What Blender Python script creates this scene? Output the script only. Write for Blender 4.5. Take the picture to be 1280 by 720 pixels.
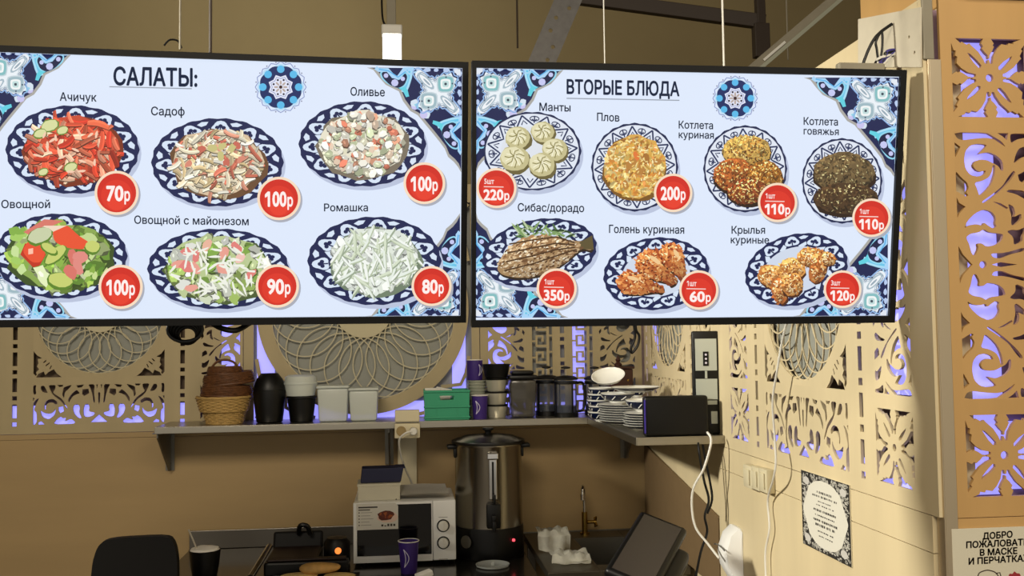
import bpy, bmesh, math, random
from mathutils import Vector, Matrix, geometry
rnd = random.Random(7)
for o in list(bpy.data.objects): bpy.data.objects.remove(o)
C = bpy.context.scene.collection
# ------------------------------------------------------------------ camera
CF, YAW, PITCH, ROLL = 1213.15, 0.1126, 0.0529, -0.0133
CAM = Vector((0, 0, 1.65))
_F = Vector((math.sin(YAW)*math.cos(PITCH), math.cos(YAW)*math.cos(PITCH), math.sin(PITCH)))
_R0 = Vector((math.cos(YAW), -math.sin(YAW), 0)); _U0 = _R0.cross(_F)
_R = math.cos(ROLL)*_R0 + math.sin(ROLL)*_U0
_U = -math.sin(ROLL)*_R0 + math.cos(ROLL)*_U0
cd = bpy.data.cameras.new('camera'); cam = bpy.data.objects.new('camera', cd); C.objects.link(cam)
cd.sensor_width = 36; cd.lens = 36*CF/1280; cd.clip_start = .05
M3 = Matrix((_R, _U, -_F)).transposed()
cam.matrix_world = Matrix.Translation(CAM) @ M3.to_4x4()
bpy.context.scene.camera = cam
def ray(px, py): return (_F + _R*((px-640)/CF) + _U*((360-py)/CF))
def PX(px, py, Y=None, X=None, Z=None):
    d = ray(px, py)
    t = (Y/d.y) if Y is not None else (X/d.x) if X is not None else ((Z-CAM.z)/d.z)
    return CAM + d*t
def PL(px, py, O, N):
    d = ray(px, py); return CAM + d*((O-CAM).dot(N)/d.dot(N))
# ------------------------------------------------------------------ world, lights, exposure
def lin(c):
    if isinstance(c, str): c = [int(c[i:i+2], 16)/255 for i in (0, 2, 4)]
    elif max(c) > 1.001: c = [v/255 for v in c]
    return tuple(v/12.92 if v <= .04045 else ((v+.055)/1.055)**2.4 for v in c)
w = bpy.data.worlds.new('world'); bpy.context.scene.world = w; w.use_nodes = True
w.node_tree.nodes['Background'].inputs[0].default_value = (1, .92, .78, 1)
w.node_tree.nodes['Background'].inputs[1].default_value = .62
vs = bpy.context.scene.view_settings
vs.view_transform = 'Standard'; vs.look = 'None'; vs.exposure = 0; vs.gamma = 1
def light(name, kind, loc, aim, power, col, size=1.0, sy=None, cone=60, blend=.6):
    l = bpy.data.lights.new(name, kind); l.energy = power; l.color = col
    if kind == 'AREA':
        l.shape = 'RECTANGLE'; l.size = size; l.size_y = sy or size
    else:
        l.shadow_soft_size = size; 
        if kind == 'SPOT': l.spot_size = math.radians(cone); l.spot_blend = blend
    o = bpy.data.objects.new(name, l); C.objects.link(o); o.location = loc
    o.rotation_euler = (Vector(aim)-Vector(loc)).to_track_quat('-Z', 'Y').to_euler()
    return o
light('hall_ceiling_light', 'AREA', (-1.2, -2.2, 4.6), (-.2, 3.2, 1.0), 180, (1, .88, .70), 2.2, 1.2)
light('wall_spot_light', 'SPOT', (-2.5, 2.35, 2.75), (1.13, 2.85, 1.35), 640, (1, .94, .80), .16, cone=52, blend=.8)
light('hall_wall_fill', 'AREA', (-1.5, 6.4, 5.2), (0, 9.0, 3.6), 66, (1, .93, .78), 1.6)  # added unseen fill lamp, only brightens the far hall wall
light('column_light', 'AREA', (1.6, -.6, 3.6), (1.5, 1.95, 1.5), 26, (1, .90, .74), 1.0)
# ------------------------------------------------------------------ materials
MATS = {}
def mat(name, col, rough=.5, metal=0.0, bump=0, nscale=20, var=0, stretch=None, emit=None, es=1.0, trans=0, alpha=1, spec=.5, coat=0):
    if name in MATS: return MATS[name]
    m = bpy.data.materials.new(name); m.use_nodes = True
    nt = m.node_tree; b = nt.nodes['Principled BSDF']; L = nt.links
    c = lin(col) + (1,)
    b.inputs['Base Color'].default_value = c; b.inputs['Roughness'].default_value = rough
    b.inputs['Metallic'].default_value = metal; b.inputs['Specular IOR Level'].default_value = spec
    b.inputs['Transmission Weight'].default_value = trans; b.inputs['Alpha'].default_value = alpha
    b.inputs['Coat Weight'].default_value = coat
    if emit is not None:
        b.inputs['Emission Color'].default_value = lin(emit)+(1,); b.inputs['Emission Strength'].default_value = es
    if var or bump:
        tc = nt.nodes.new('ShaderNodeTexCoord'); mp = nt.nodes.new('ShaderNodeMapping')
        no = nt.nodes.new('ShaderNodeTexNoise'); no.inputs['Scale'].default_value = nscale; no.inputs['Detail'].default_value = 5
        L.new(tc.outputs['Object'], mp.inputs[0]); L.new(mp.outputs[0], no.inputs['Vector'])
        if stretch: mp.inputs['Scale'].default_value = stretch
        if var:
            r = nt.nodes.new('ShaderNodeValToRGB'); e = r.color_ramp.elements
            e[0].position = .3; e[1].position = .7
            e[0].color = tuple(v*(1-var) for v in c[:3])+(1,); e[1].color = tuple(min(1, v*(1+var)) for v in c[:3])+(1,)
            L.new(no.outputs[0], r.inputs[0]); L.new(r.outputs[0], b.inputs['Base Color'])
        if bump:
            bp = nt.nodes.new('ShaderNodeBump'); bp.inputs['Strength'].default_value = bump; bp.inputs['Distance'].default_value = .004
            L.new(no.outputs[0], bp.inputs['Height']); L.new(bp.outputs[0], b.inputs['Normal'])
    MATS[name] = m; return m
def attr_mat(name, emit):
    m = bpy.data.materials.new(name); m.use_nodes = True; nt = m.node_tree; b = nt.nodes['Principled BSDF']
    a = nt.nodes.new('ShaderNodeAttribute'); a.attribute_name = 'Col'
    if emit:
        b.inputs['Base Color'].default_value = (.02, .02, .02, 1); b.inputs['Roughness'].default_value = .35
        b.inputs['Specular IOR Level'].default_value = .25
        nt.links.new(a.outputs[0], b.inputs['Emission Color']); b.inputs['Emission Strength'].default_value = emit
    else:
        nt.links.new(a.outputs[0], b.inputs['Base Color']); b.inputs['Roughness'].default_value = .6
    return m
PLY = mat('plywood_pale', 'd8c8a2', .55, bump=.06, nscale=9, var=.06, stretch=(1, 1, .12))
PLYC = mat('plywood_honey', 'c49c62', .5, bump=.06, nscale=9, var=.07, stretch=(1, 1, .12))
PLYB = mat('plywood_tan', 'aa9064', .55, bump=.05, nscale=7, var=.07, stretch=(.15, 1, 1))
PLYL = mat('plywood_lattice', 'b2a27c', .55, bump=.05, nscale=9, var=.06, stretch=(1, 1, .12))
GRIL = mat('pale_grille_wood', 'c6bd9c', .55)
BACKW = mat('grey_backing_sheet', '95978f', .7)
BACKD = mat('dim_backing_sheet', '6a5946', .8)
LED = mat('violet_led_diffuser', 'a8a8ff', .5, emit='9492ff', es=1.08)
STEEL = mat('brushed_steel', 'a9a498', .32, 1.0, bump=.05, nscale=60, stretch=(1, 1, .05))
STEELD = mat('dull_steel', '7d7a72', .42, .9)
CHROME = mat('chrome', 'd8d8d8', .12, 1.0)
BLACK = mat('black_plastic', '070708', .42, spec=.35)
BLACKM = mat('black_matt', '0a0909', .6, spec=.3)
DARKG = mat('dark_glossy_glass', '08080a', .08, spec=.6)
WHITE = mat('white_plastic', 'e4e2da', .4)
WHITEE = mat('white_enamel', 'f2f2f0', .3)
CREAM = mat('cream_plastic', 'd8ceae', .45)
PURPLE = mat('purple_paper', '3a2278', .5)
PAPER = mat('white_paper', 'eeeae2', .7)
NAVYM = mat('dark_blue_card', '14183c', .6)
GREEN = mat('green_plastic', '2f9a74', .45)
TRANSL = mat('translucent_plastic', 'e4ebe4', .35, trans=.25, alpha=.85)
CLEAR = mat('clear_smoky_plastic', 'b8b8b4', .1, alpha=.33, spec=.6)
GLASS = mat('thin_glass', '70788a', .04, alpha=.16, spec=.8)
COFFEE = mat('dark_coffee', '0c0805', .2)
WICK = mat('wicker_straw', 'b8975a', .7, bump=.3, nscale=60, var=.15)
WICKB = mat('wicker_brown', '5e3a1e', .55, bump=.3, nscale=60, var=.3)
BREAD = mat('toasted_bread', 'e8cc88', .7, bump=.3, nscale=40, var=.2)
BREADB = mat('brown_bread', 'cda05c', .6, bump=.3, nscale=18, var=.3)
DWOOD = mat('dark_brown_wood', '3a1e14', .45, var=.2, nscale=14)
BRASS = mat('brass', 'b89850', .25, 1.0)
PORC = mat('white_porcelain', 'e8e8e2', .2)
PNAVY = mat('navy_glaze', '0d1838', .2)
CLOTH = mat('white_cloth', 'e8e5d8', .9, bump=.5, nscale=45, var=.08)
WALLH = mat('hall_wall_paint', '9c8c66', .9, var=.05, nscale=1.5)
CEILM = mat('hall_ceiling_paint', '6e6248', .9)
FLOORM = mat('floor_tiles', '6a6258', .4, var=.1, nscale=4)
DSTEEL = mat('dark_beam_paint', '3a2e24', .6)
GALV = mat('galvanised_steel', '6c6a68', .5, .6, var=.12, nscale=30)
RAILW = mat('white_rail_metal', 'a8aa98', .4, .3)
GREYS = mat('grey_sheet_metal', '8f8876', .6, .1, var=.05)
ORANGE = mat('orange_pilot_lamp', 'ff8040', .4, emit='ff8a3c', es=1.2)
REDL = mat('red_pilot_lamp', 'ff4040', .4, emit='ff4a58', es=2.0)
LAMPW = mat('white_lamp_diffuser', 'ffffff', .4, emit='fffdf4', es=3.0)
SCREEN = attr_mat('lit_screen', 1.0); PRINT = attr_mat('printed_ink', 0)
INK = mat('black_print', '1a1614', .6); BRINK = mat('brown_print', '4a2214', .6); REDP = mat('red_print', 'a83038', .6)
LOGOW = mat('white_print', 'd8d4ea', .6)
GREYSC = mat('dark_grey_screen', '35302e', .3)
PALE = mat('pale_sign', 'd8d2bc', .6)
# ------------------------------------------------------------------ mesh helpers
def bm_new(): return bmesh.new()
def obj(name, bm, m, parent=None, smooth=False, loc=None):
    me = bpy.data.meshes.new(name); bm.normal_update(); bm.to_mesh(me); bm.free()
    if m is not None: me.materials.append(m)
    if smooth:
        for p in me.polygons: p.use_smooth = True
        me.set_sharp_from_angle(angle=math.radians(38))
    o = bpy.data.objects.new(name, me); C.objects.link(o)
    if parent is not None: o.parent = parent
    if loc is not None: o.location = loc
    return o
def obj_me(name, me, parent=None, loc=(0, 0, 0), mat4=None):
    o = bpy.data.objects.new(name, me); C.objects.link(o); o.parent = parent
    if mat4 is not None: o.matrix_local = mat4
    else: o.location = loc
    return o
def thing(name, label, cat, loc=(0, 0, 0), rotz=0, group=None):
    o = bpy.data.objects.new(name, None); C.objects.link(o); o.empty_display_size = .05
    o.location = loc; o.rotation_euler = (0, 0, rotz); o['label'] = label; o['category'] = cat
    if group: o['group'] = group
    return o
def tag(o, label, cat, group=None):
    o['label'] = label; o['category'] = cat
    if group: o['group'] = group
    return o
def dup(root, loc, rotz, label, group=None):
    r = root.copy(); C.objects.link(r); r.location = loc; r.rotation_euler = (0, 0, rotz); r['label'] = label
    if group: r['group'] = group
    for ch in list(root.children):
        c = ch.copy(); C.objects.link(c); c.parent = r
        for g in list(ch.children):
            d = g.copy(); C.objects.link(d); d.parent = c
    return r
def box(bm, x0, x1, y0, y1, z0, z1, bev=0, M=None, seg=2):
    t = bmesh.new(); bmesh.ops.create_cube(t, size=1)
    for v in t.verts: v.co = Vector(((x0+x1)/2+v.co.x*(x1-x0), (y0+y1)/2+v.co.y*(y1-y0), (z0+z1)/2+v.co.z*(z1-z0)))
    if bev: bmesh.ops.bevel(t, geom=list(t.edges), offset=bev, segments=seg, affect='EDGES', profile=.5)
    if M is not None: bmesh.ops.transform(t, matrix=M, verts=t.verts)
    merge(bm, t)
def merge(bm, t):
    me = bpy.data.meshes.new('tmp'); t.to_mesh(me); t.free(); bm.from_mesh(me); bpy.data.meshes.remove(me)
def lathe(bm, prof, seg=32, M=None, cap=True, ang=math.tau):
    rings = []; M = M or Matrix()
    n = seg if ang > 6.28 else seg+1
    for r, z in prof:
        rings.append([bm.verts.new(M @ Vector((r*math.cos(i*ang/seg), r*math.sin(i*ang/seg), z))) for i in range(n)])
    for a, b in zip(rings, rings[1:]):
        for i in range(seg if ang > 6.28 else seg):
            j = (i+1) % n
            if ang <= 6.28 and i+1 >= n: continue
            bm.faces.new((a[i], a[j], b[j], b[i]))
    if cap:
        if prof[0][0] > 1e-6: bm.faces.new(rings[0][::-1])
        if prof[-1][0] > 1e-6: bm.faces.new(rings[-1])
def cyl(bm, r, z0, z1, seg=24, M=None, bev=0):
    p = [(r, z0), (r, z1)] if not bev else [(r-bev, z0), (r, z0+bev), (r, z1-bev), (r-bev, z1)]
    lathe(bm, p, seg, M)
def spline(pts, n=6):
    pts = [Vector(p) for p in pts]
    if len(pts) < 3: return pts
    out = []
    for i in range(len(pts)-1):
        p0 = pts[max(0, i-1)]; p1 = pts[i]; p2 = pts[i+1]; p3 = pts[min(len(pts)-1, i+2)]
        for k in range(n):
            t = k/n
            out.append(.5*((2*p1)+(p2-p0)*t+(2*p0-5*p1+4*p2-p3)*t*t+(3*p1-p0-3*p2+p3)*t**3))
    out.append(pts[-1]); return out
def tube(bm, pts, r, seg=8, sm=6, closed=False):
    P = spline(pts, sm) if sm else [Vector(p) for p in pts]
    rings = []; up = None
    for i, p in enumerate(P):
        if closed: t = (P[(i+1) % len(P)]-P[i-1]).normalized()
        else: t = (P[min(i+1, len(P)-1)]-P[max(i-1, 0)]).normalized()
        if up is None: up = Vector((0, 0, 1)) if abs(t.z) < .9 else Vector((1, 0, 0))
        s = t.cross(up).normalized(); up = s.cross(t).normalized()
        rr = r[min(i, len(r)-1)] if isinstance(r, (list, tuple)) else r
        rings.append([bm.verts.new(p+(s*math.cos(k*math.tau/seg)+up*math.sin(k*math.tau/seg))*rr) for k in range(seg)])
    N = len(rings)
    for i in range(N if closed else N-1):
        a, b = rings[i], rings[(i+1) % N]
        for k in range(seg): bm.faces.new((a[k], a[(k+1) % seg], b[(k+1) % seg], b[k]))
    if not closed: bm.faces.new(rings[0][::-1]); bm.faces.new(rings[-1])
def area2(p): return sum(p[i][0]*p[(i+1) % len(p)][1]-p[(i+1) % len(p)][0]*p[i][1] for i in range(len(p)))/2
def inpoly(x, y, P):
    c = False; j = len(P)-1
    for i in range(len(P)):
        if (P[i][1] > y) != (P[j][1] > y) and x < (P[j][0]-P[i][0])*(y-P[i][1])/(P[j][1]-P[i][1])+P[i][0]: c = not c
        j = i
    return c
def plate(bm, outer, holes, t, front=0.0):
    """flat plate in local XZ, front face at y=front (towards -y), thickness t going +y"""
    if area2(outer) < 0: outer = outer[::-1]
    hs = [h if area2(h) > 0 else h[::-1] for h in holes]
    V = []; E = []
    for P in [outer]+hs:
        s = len(V); V += [Vector(p) for p in P]; E += [(s+i, s+(i+1) % len(P)) for i in range(len(P))]
    r = geometry.delaunay_2d_cdt(V, E, [], 1, 1e-7, False)
    vv, ff = r[0], r[2]
    bb = [(min(p[0] for p in h), max(p[0] for p in h), min(p[1] for p in h), max(p[1] for p in h), h) for h in hs]
    A = [bm.verts.new((v[0], front, v[1])) for v in vv]; B = [bm.verts.new((v[0], front+t, v[1])) for v in vv]
    cnt = {}
    for f in ff:
        cx = sum(vv[i][0] for i in f)/len(f); cy = sum(vv[i][1] for i in f)/len(f)
        if any(b[0] <= cx <= b[1] and b[2] <= cy <= b[3] and inpoly(cx, cy, b[4]) for b in bb): continue
        if not inpoly(cx, cy, outer): continue
        try:
            bm.faces.new([A[i] for i in f]); bm.faces.new([B[i] for i in reversed(f)])
        except ValueError: continue
        for k in range(len(f)):
            e = (f[k], f[(k+1) % len(f)])
            if (e[1], e[0]) in cnt: del cnt[(e[1], e[0])]
            else: cnt[e] = 1
    for a, b in cnt:
        try: bm.faces.new((A[b], A[a], B[a], B[b]))
        except ValueError: pass
    loose = [v for v in bm.verts if not v.link_faces]
    bmesh.ops.delete(bm, geom=loose, context='VERTS')
def ribbon(bm, pts, w, t, front=0.0, closed=False):
    n = len(pts); L = []
    for i in range(n):
        a = pts[i-1] if (closed or i > 0) else pts[i]; b = pts[(i+1) % n] if (closed or i < n-1) else pts[i]
        d = Vector((b[0]-a[0], b[1]-a[1])).normalized(); nx, nz = -d.y*w/2, d.x*w/2
        p = pts[i]
        L.append([bm.verts.new((p[0]+nx, front, p[1]+nz)), bm.verts.new((p[0]-nx, front, p[1]-nz)),
                  bm.verts.new((p[0]-nx, front+t, p[1]-nz)), bm.verts.new((p[0]+nx, front+t, p[1]+nz))])
    for i in range(n if closed else n-1):
        a, b = L[i], L[(i+1) % n]
        for k in range(4): bm.faces.new((a[k], a[(k+1) % 4], b[(k+1) % 4], b[k]))
    if not closed: bm.faces.new(L[0][::-1]); bm.faces.new(L[-1])
def circ(cx, cy, r, n=24, ry=None): return [(cx+r*math.cos(i*math.tau/n), cy+(ry or r)*math.sin(i*math.tau/n)) for i in range(n)]
def rect(x0, x1, y0, y1): return [(x0, y0), (x1, y0), (x1, y1), (x0, y1)]
def smooth2(P, k=2):
    for _ in range(k if len(P) > 5 else 0):
        Q = []
        for i in range(len(P)):
            a, b = P[i], P[(i+1) % len(P)]
            Q += [(a[0]*.8+b[0]*.2, a[1]*.8+b[1]*.2), (a[0]*.2+b[0]*.8, a[1]*.2+b[1]*.8)]
        P = Q
    return P
FONTCACHE = {}
def text_tris(s, bold=0.0):
    """filled outlines of a line of text in XY (origin at left baseline); overlapping contours are united"""
    k = (s, bold)
    if k in FONTCACHE: return FONTCACHE[k]
    cu = bpy.data.curves.new('txt', 'FONT'); cu.body = s; cu.size = 1; cu.resolution_u = 3; cu.fill_mode = 'NONE'
    o = bpy.data.objects.new('txt', cu); C.objects.link(o)
    bpy.context.view_layer.update()
    me = bpy.data.meshes.new_from_object(o.evaluated_get(bpy.context.evaluated_depsgraph_get()))
    P = [Vector((v.co.x, v.co.y)) for v in me.vertices]; E = [tuple(e.vertices) for e in me.edges]
    bpy.data.objects.remove(o); bpy.data.curves.remove(cu); bpy.data.meshes.remove(me)
    r = geometry.delaunay_2d_cdt(P, E, [], 0, 1e-6, False)
    V = [(v.x, v.y) for v in r[0]]; F = []
    for f in r[2]:
        x = sum(V[i][0] for i in f)/len(f); y = sum(V[i][1] for i in f)/len(f); wn = 0
        for a, b in E:
            (ax, ay), (bx_, by) = P[a], P[b]
            if (ay <= y) != (by <= y):
                if ax+(y-ay)/(by-ay)*(bx_-ax) > x: wn += 1 if by > ay else -1
        if wn: F.append(tuple(f))
    if '1' in s:    # the built-in font draws a bare bar for 1: add its flag
        for i in range(0, len(P)-3):
            q = P[i:i+4]; xs = [p.x for p in q]; ys = [p.y for p in q]
            if max(ys)-min(ys) > .68 and max(xs)-min(xs) < .2 and len({round(v, 3) for v in xs}) == 2:
                n = len(V); x, t = min(xs), max(ys); V += [(x+.02, t), (x-.02, t), (x-.20, t-.13), (x-.20, t-.24), (x+.02, t-.12)]; F += [(n, n+1, n+2), (n, n+2, n+3), (n, n+3, n+4)]
    if bold:
        V0, F0 = V, F; V, F = [], []
        for dx, dy in ((0, 0), (1, 0), (-1, 0), (0, 1), (0, -1), (.7, .7), (-.7, .7), (.7, -.7), (-.7, -.7)):
            n = len(V); V += [(x+dx*bold, y+dy*bold) for x, y in V0]; F += [tuple(n+i for i in f) for f in F0]
    FONTCACHE[k] = (V, F); return V, F
def place_text(s, x0, x1, base, cap, bold=0.0):
    """2D verts fitted between x0..x1 with cap height"""
    V, F = text_tris(s, bold)
    a = min(v[0] for v in V); b = max(v[0] for v in V)
    ch = .728
    return [(x0+(v[0]-a)/(b-a)*(x1-x0), base+v[1]/ch*cap) for v in V], F
# ------------------------------------------------------------------ structure
YB, XR, YC = 4.485, 1.130, 1.948
ZB, HF = 1.303, .175
Z1 = ZB+HF; Z2 = Z1+.031; Z3 = Z2+.575; Z4 = Z3+.031; Z5 = Z4+HF; ZTOP = 2.375
def struct(name, bm, m, smooth=False, parent=None):
    o = obj(name, bm, m, parent, smooth)
    if parent is None: o['kind'] = 'structure'
    return o
bm = bm_new(); box(bm, -7, 7, -5, 9.0, -.05, 0); struct('floor', bm, FLOORM)
bm = bm_new(); box(bm, -7, 7, -5, 9.0, 5.3, 5.4); struct('ceiling', bm, CEILM)
bm = bm_new(); box(bm, -7, 7, 9.0, 9.1, 0, 5.3); struct('wall_hall', bm, WALLH)
bm = bm_new(); box(bm, -7.1, -7, -5, 9.1, 0, 5.3); struct('wall_hall_left', bm, WALLH)
bm = bm_new(); box(bm, 7, 7.1, -5, 9.1, 0, 5.3); struct('wall_hall_right', bm, WALLH)
# lower boards of the kiosk
def wallroot(name):
    o = bpy.data.objects.new(name, None); C.objects.link(o); o['kind'] = 'structure'; return o
wb = wallroot('wall_back')
for x0, x1, z0, z1 in ((-2.9, XR, 0, 1.238), (-2.9, XR, 1.2395, 1.262)):
    bm = bm_new(); box(bm, x0, x1, YB, YB+.016, z0, z1); obj('board', bm, PLY if False else PLYB, wb)
bm = bm_new(); box(bm, -2.9, XR+.05, YB+.06, YB+.09, 0, ZTOP); obj('rear_board', bm, PLYB, wb)
wr = wallroot('wall_right')
seamY = 2.25
for y0, y1, z0, z1 in ((3.40, YB, 0, 1.262), (YC+.03, 3.397, 0, 1.182), (YC+.03, 3.397, 1.184, 1.262)):
    px = 0.0 if y0 > 3.3 else -.012
    bm = bm_new(); box(bm, XR+px, XR+.016, y0, y1, z0, z1); obj('board', bm, PLY, wr)
bm = bm_new(); box(bm, XR+.06, XR+.09, YC+.03, YB+.09, 0, ZTOP); obj('rear_board', bm, PLY, wr)
wc = wallroot('wall_column')
bm = bm_new(); box(bm, XR+.027, 2.3, YC, YC+.016, 0, 1.2605); obj('board', bm, PLYC, wc)
bm = bm_new(); box(bm, XR+.09, 2.3, YC+.06, YC+.09, 0, ZTOP); obj('rear_board', bm, PLYC, wc)
bm = bm_new(); box(bm, XR+.075, 2.3, YC-.03, YC+.45, ZTOP+.012, 2.62, .003); struct('trim_3', bm, PLYC)
# metal corner profile
bm = bm_new(); box(bm, XR-.001, XR+.026, YC-.004, YC-.001, 0, 2.24, .0008); box(bm, XR-.004, XR-.001, YC-.004, YC+.026, 0, 2.24, .0008)
o = struct('trim_1', bm, mat('corner_metal', 'c4b498', .38, .65))
bm = bm_new(); box(bm, XR-.012, XR+.012, YC-.0035, YC+.02, 2.24, ZTOP+.005, .002); struct('trim_2', bm, GREYS)
# ------------------------------------------------------------------ fretwork tiles (holes traced once, in metres)
def tile_mesh(name, outer, holes, m, t=.008, mirror=False):
    if mirror:
        outer = [(-x, z) for x, z in outer]; holes = [[(-x, z) for x, z in h] for h in holes]
    bm = bm_new(); plate(bm, outer, holes, t); me = bpy.data.meshes.new(name); bm.normal_update(); bm.to_mesh(me); bm.free()
    me.materials.append(m); return me
EPS = .0012
def clampb(P, x0, x1, z0, z1): return [(min(max(x, x0+EPS), x1-EPS), min(max(z, z0+EPS), z1-EPS)) for x, z in P]
# flower tile, centred
def flower_holes():
    top = [(150,93),(365,93),(348,128),(362,150),(352,165),(375,195),(396,214),(398,236),(408,236),(410,214),(432,180),(446,150),(436,140),(446,128),(425,93),(655,93),(600,112),(596,128),(560,122),(552,138),(505,130),(470,165),(440,215),(428,275),(412,275),(406,246),(396,246),(390,275),(374,275),(362,245),(325,190),(268,140),(258,128),(240,140),(200,118),(190,128)]
    slot = [(240,198),(262,206),(310,250),(345,288),(340,306),(322,306),(285,268)]
    H = []
    for k in range(4):
        a = k*math.pi/2
        for P in (top, slot):
            Q = []
            for x, y in P:
                u = (x-403)/290*.0875; v = -(y-378)/290*.0875
                Q.append((u*math.cos(a)+v*math.sin(a), -u*math.sin(a)+v*math.cos(a)))
            H.append(clampb(Q, -.0875, .0875, -.0875, .0875))
    H.append(circ(0, 0, .0085, 14)); return H
# spiral column tile: x 0(spiral side)..175, z centred
A5 = [[(80,75),(380,75),(440,110),(510,150),(555,205),(500,170),(440,130),(370,120),(280,128),(160,145),(110,130)],
[(475,78),(575,78),(560,140),(520,105)],[(80,165),(140,205),(95,295),(84,290)],
[(360,180),(380,190),(330,240),(300,270),(350,255),(400,250),(470,280),(520,330),(530,410),(510,415),(480,370),(430,345),(380,320),(320,315),(270,330),(250,370),(280,410),(320,425),(370,410),(360,445),(300,468),(230,455),(185,400),(172,320),(185,240),(230,190),(290,175)],
[(434,360),(455,370),(450,440),(420,530),(370,590),(310,640),(290,580),(265,520),(340,505),(400,470),(425,420)],
[(88,410),(150,480),(200,520),(215,570),(190,610),(212,635),(190,645),(160,630),(110,600),(95,600)],
[(620,410),(640,430),(590,500),(500,590),(400,670),(345,705),(330,690),(420,630),(520,550),(570,470)],
[(600,80),(745,80),(752,110),(720,120),(660,130),(600,170),(590,110)],
[(720,195),(750,215),(750,300),(720,285),(690,300),(620,355),(640,270),(670,215)],
[(580,580),(720,590),(752,640),(730,670),(640,620),(550,600)],
[(660,450),(752,400),(752,480),(700,520),(672,500)]]
A6 = [[(97,-10),(130,40),(185,72),(130,130),(103,172)],
[(170,265),(200,200),(270,130),(350,95),(420,115),(460,170),(450,220),(465,250),(430,265),(390,240),(350,210),(340,240),(280,225),(220,235)],
[(190,340),(230,310),(300,300),(350,270),(400,300),(500,310),(525,320),(510,370),(460,410),(370,425),(330,395),(290,395),(300,440),(270,505),(240,490),(215,400),(200,370)],
[(410,485),(540,480),(720,430),(720,465),(600,490),(500,530),(430,520)],
[(430,25),(500,40),(570,80),(560,95),(500,60)],
[(570,45),(620,70),(635,130),(620,165),(690,130),(690,180),(620,240),(595,230),(600,150),(580,90)],
[(555,290),(600,275),(660,280),(725,250),(725,300),(700,330),(700,380),(620,415),(615,340)],
[(770,60),(785,120),(745,170),(735,110)],[(745,300),(782,250),(782,380),(750,370)]]
A6C = [[(113,405),(160,480),(245,570),(160,660),(113,735)], [(340+32*math.cos(i*.45), 570+32*math.sin(i*.45)) for i in range(14)],
       [(420,570),(500,548),(650,570),(500,592)]]
def s5(x, y): py = 158+y/7.2; return (1180+x/7.2-(1190.6+.036*(py-160)), 167.5-py)
def s6(x, y): py = 250+y/7.2; return (1180+x/7.2-(1190.6+.036*(py-160)), 167.5-py)
def spiral_holes(xm):
    H = []
    k = .2875/163.5; ku = .175/96
    for P, f in [(p, s5) for p in A5]+[(p, s6) for p in A6]:
        Q = []
        for x, y in smooth2(P, 1):
            u, v = f(x, y); Q.append((u*ku, .2875+v*k))
        Q = [(min(max(x, EPS), .175-EPS), min(max(z, EPS), .2875-EPS)) for x, z in Q]
        for s in (1, -1): H.append([(xm*(x-.0875), s*z) for x, z in Q])
    for P in A6C:
        Q = []
        for x, y in P:
            u, v = s6(x, y); Q.append((max(u*ku, EPS), (.2875+v*k)))
        m0 = sum(q[1] for q in Q)/len(Q); H.append([(xm*(x-.0875), z-m0) for x, z in Q])
    return H
# low scroll tile .56 x .175 centred
CH = [[(55,187),(95,187),(85,230),(95,290),(75,310),(52,290)],[(52,345),(75,350),(60,380),(52,385)],
[(150,200),(190,195),(215,240),(240,290),(180,280),(145,240)],
[(245,190),(335,190),(330,240),(300,285),(350,320),(420,370),(490,490),(470,485),(400,390),(330,340),(290,300),(260,240)],
[(355,190),(430,190),(420,212),(375,215)],[(430,225),(480,205),(540,190),(500,240),(450,280),(440,360),(415,320),(425,260)],
[(500,420),(490,370),(530,310),(580,265),(600,255),(640,300),(600,310),(550,335),(520,380)],
[(590,200),(690,190),(660,225),(610,230)],[(670,250),(745,245),(755,300),(690,335),(665,310)],
[(740,190),(825,190),(815,290),(830,420),(810,420),(795,320),(770,240)],
[(52,420),(90,370),(135,345),(95,420),(65,500),(100,530),(105,640),(80,682),(52,680)],
[(195,430),(230,375),(300,362),(360,400),(350,440),(290,405),(240,415),(212,455),(218,500),(195,490)],
[(140,500),(200,540),(270,552),(318,520),(332,480),(338,520),(320,570),(250,620),(170,590)],
[(370,470),(430,460),(440,520),(390,545),(370,510)],[(120,655),(160,640),(200,680),(120,682)],
[(305,682),(350,620),(400,585),(430,610),(470,600),(450,650),(530,615),(585,660),(560,682)],
[(560,450),(610,430),(640,470),(630,540),(665,615),(620,610),(570,560),(550,500)],
[(700,440),(740,430),(760,470),(750,530),(830,545),(810,580),(740,600),(690,590),(680,510)],
[(842,192),(864,192),(852,245)]]
CHC = [[(775,664),(880,570),(985,664)],[(866,300),(880,285),(894,300),(890,410),(880,440),(870,410)]]
def scroll_holes():
    H = []; kx = .28/830; kz = .175/500
    for P in CH:
        Q = [((x-880)*kx, (435-y)*kz) for x, y in smooth2(P, 1)]
        Q = clampb(Q, -.28, 10, -.0875, .0875)
        H.append(Q); H.append([(-x, z) for x, z in Q])
    for P in CHC: H.append([((x-880)*kx, (435-y)*kz) for x, y in P])
    return H
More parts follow.
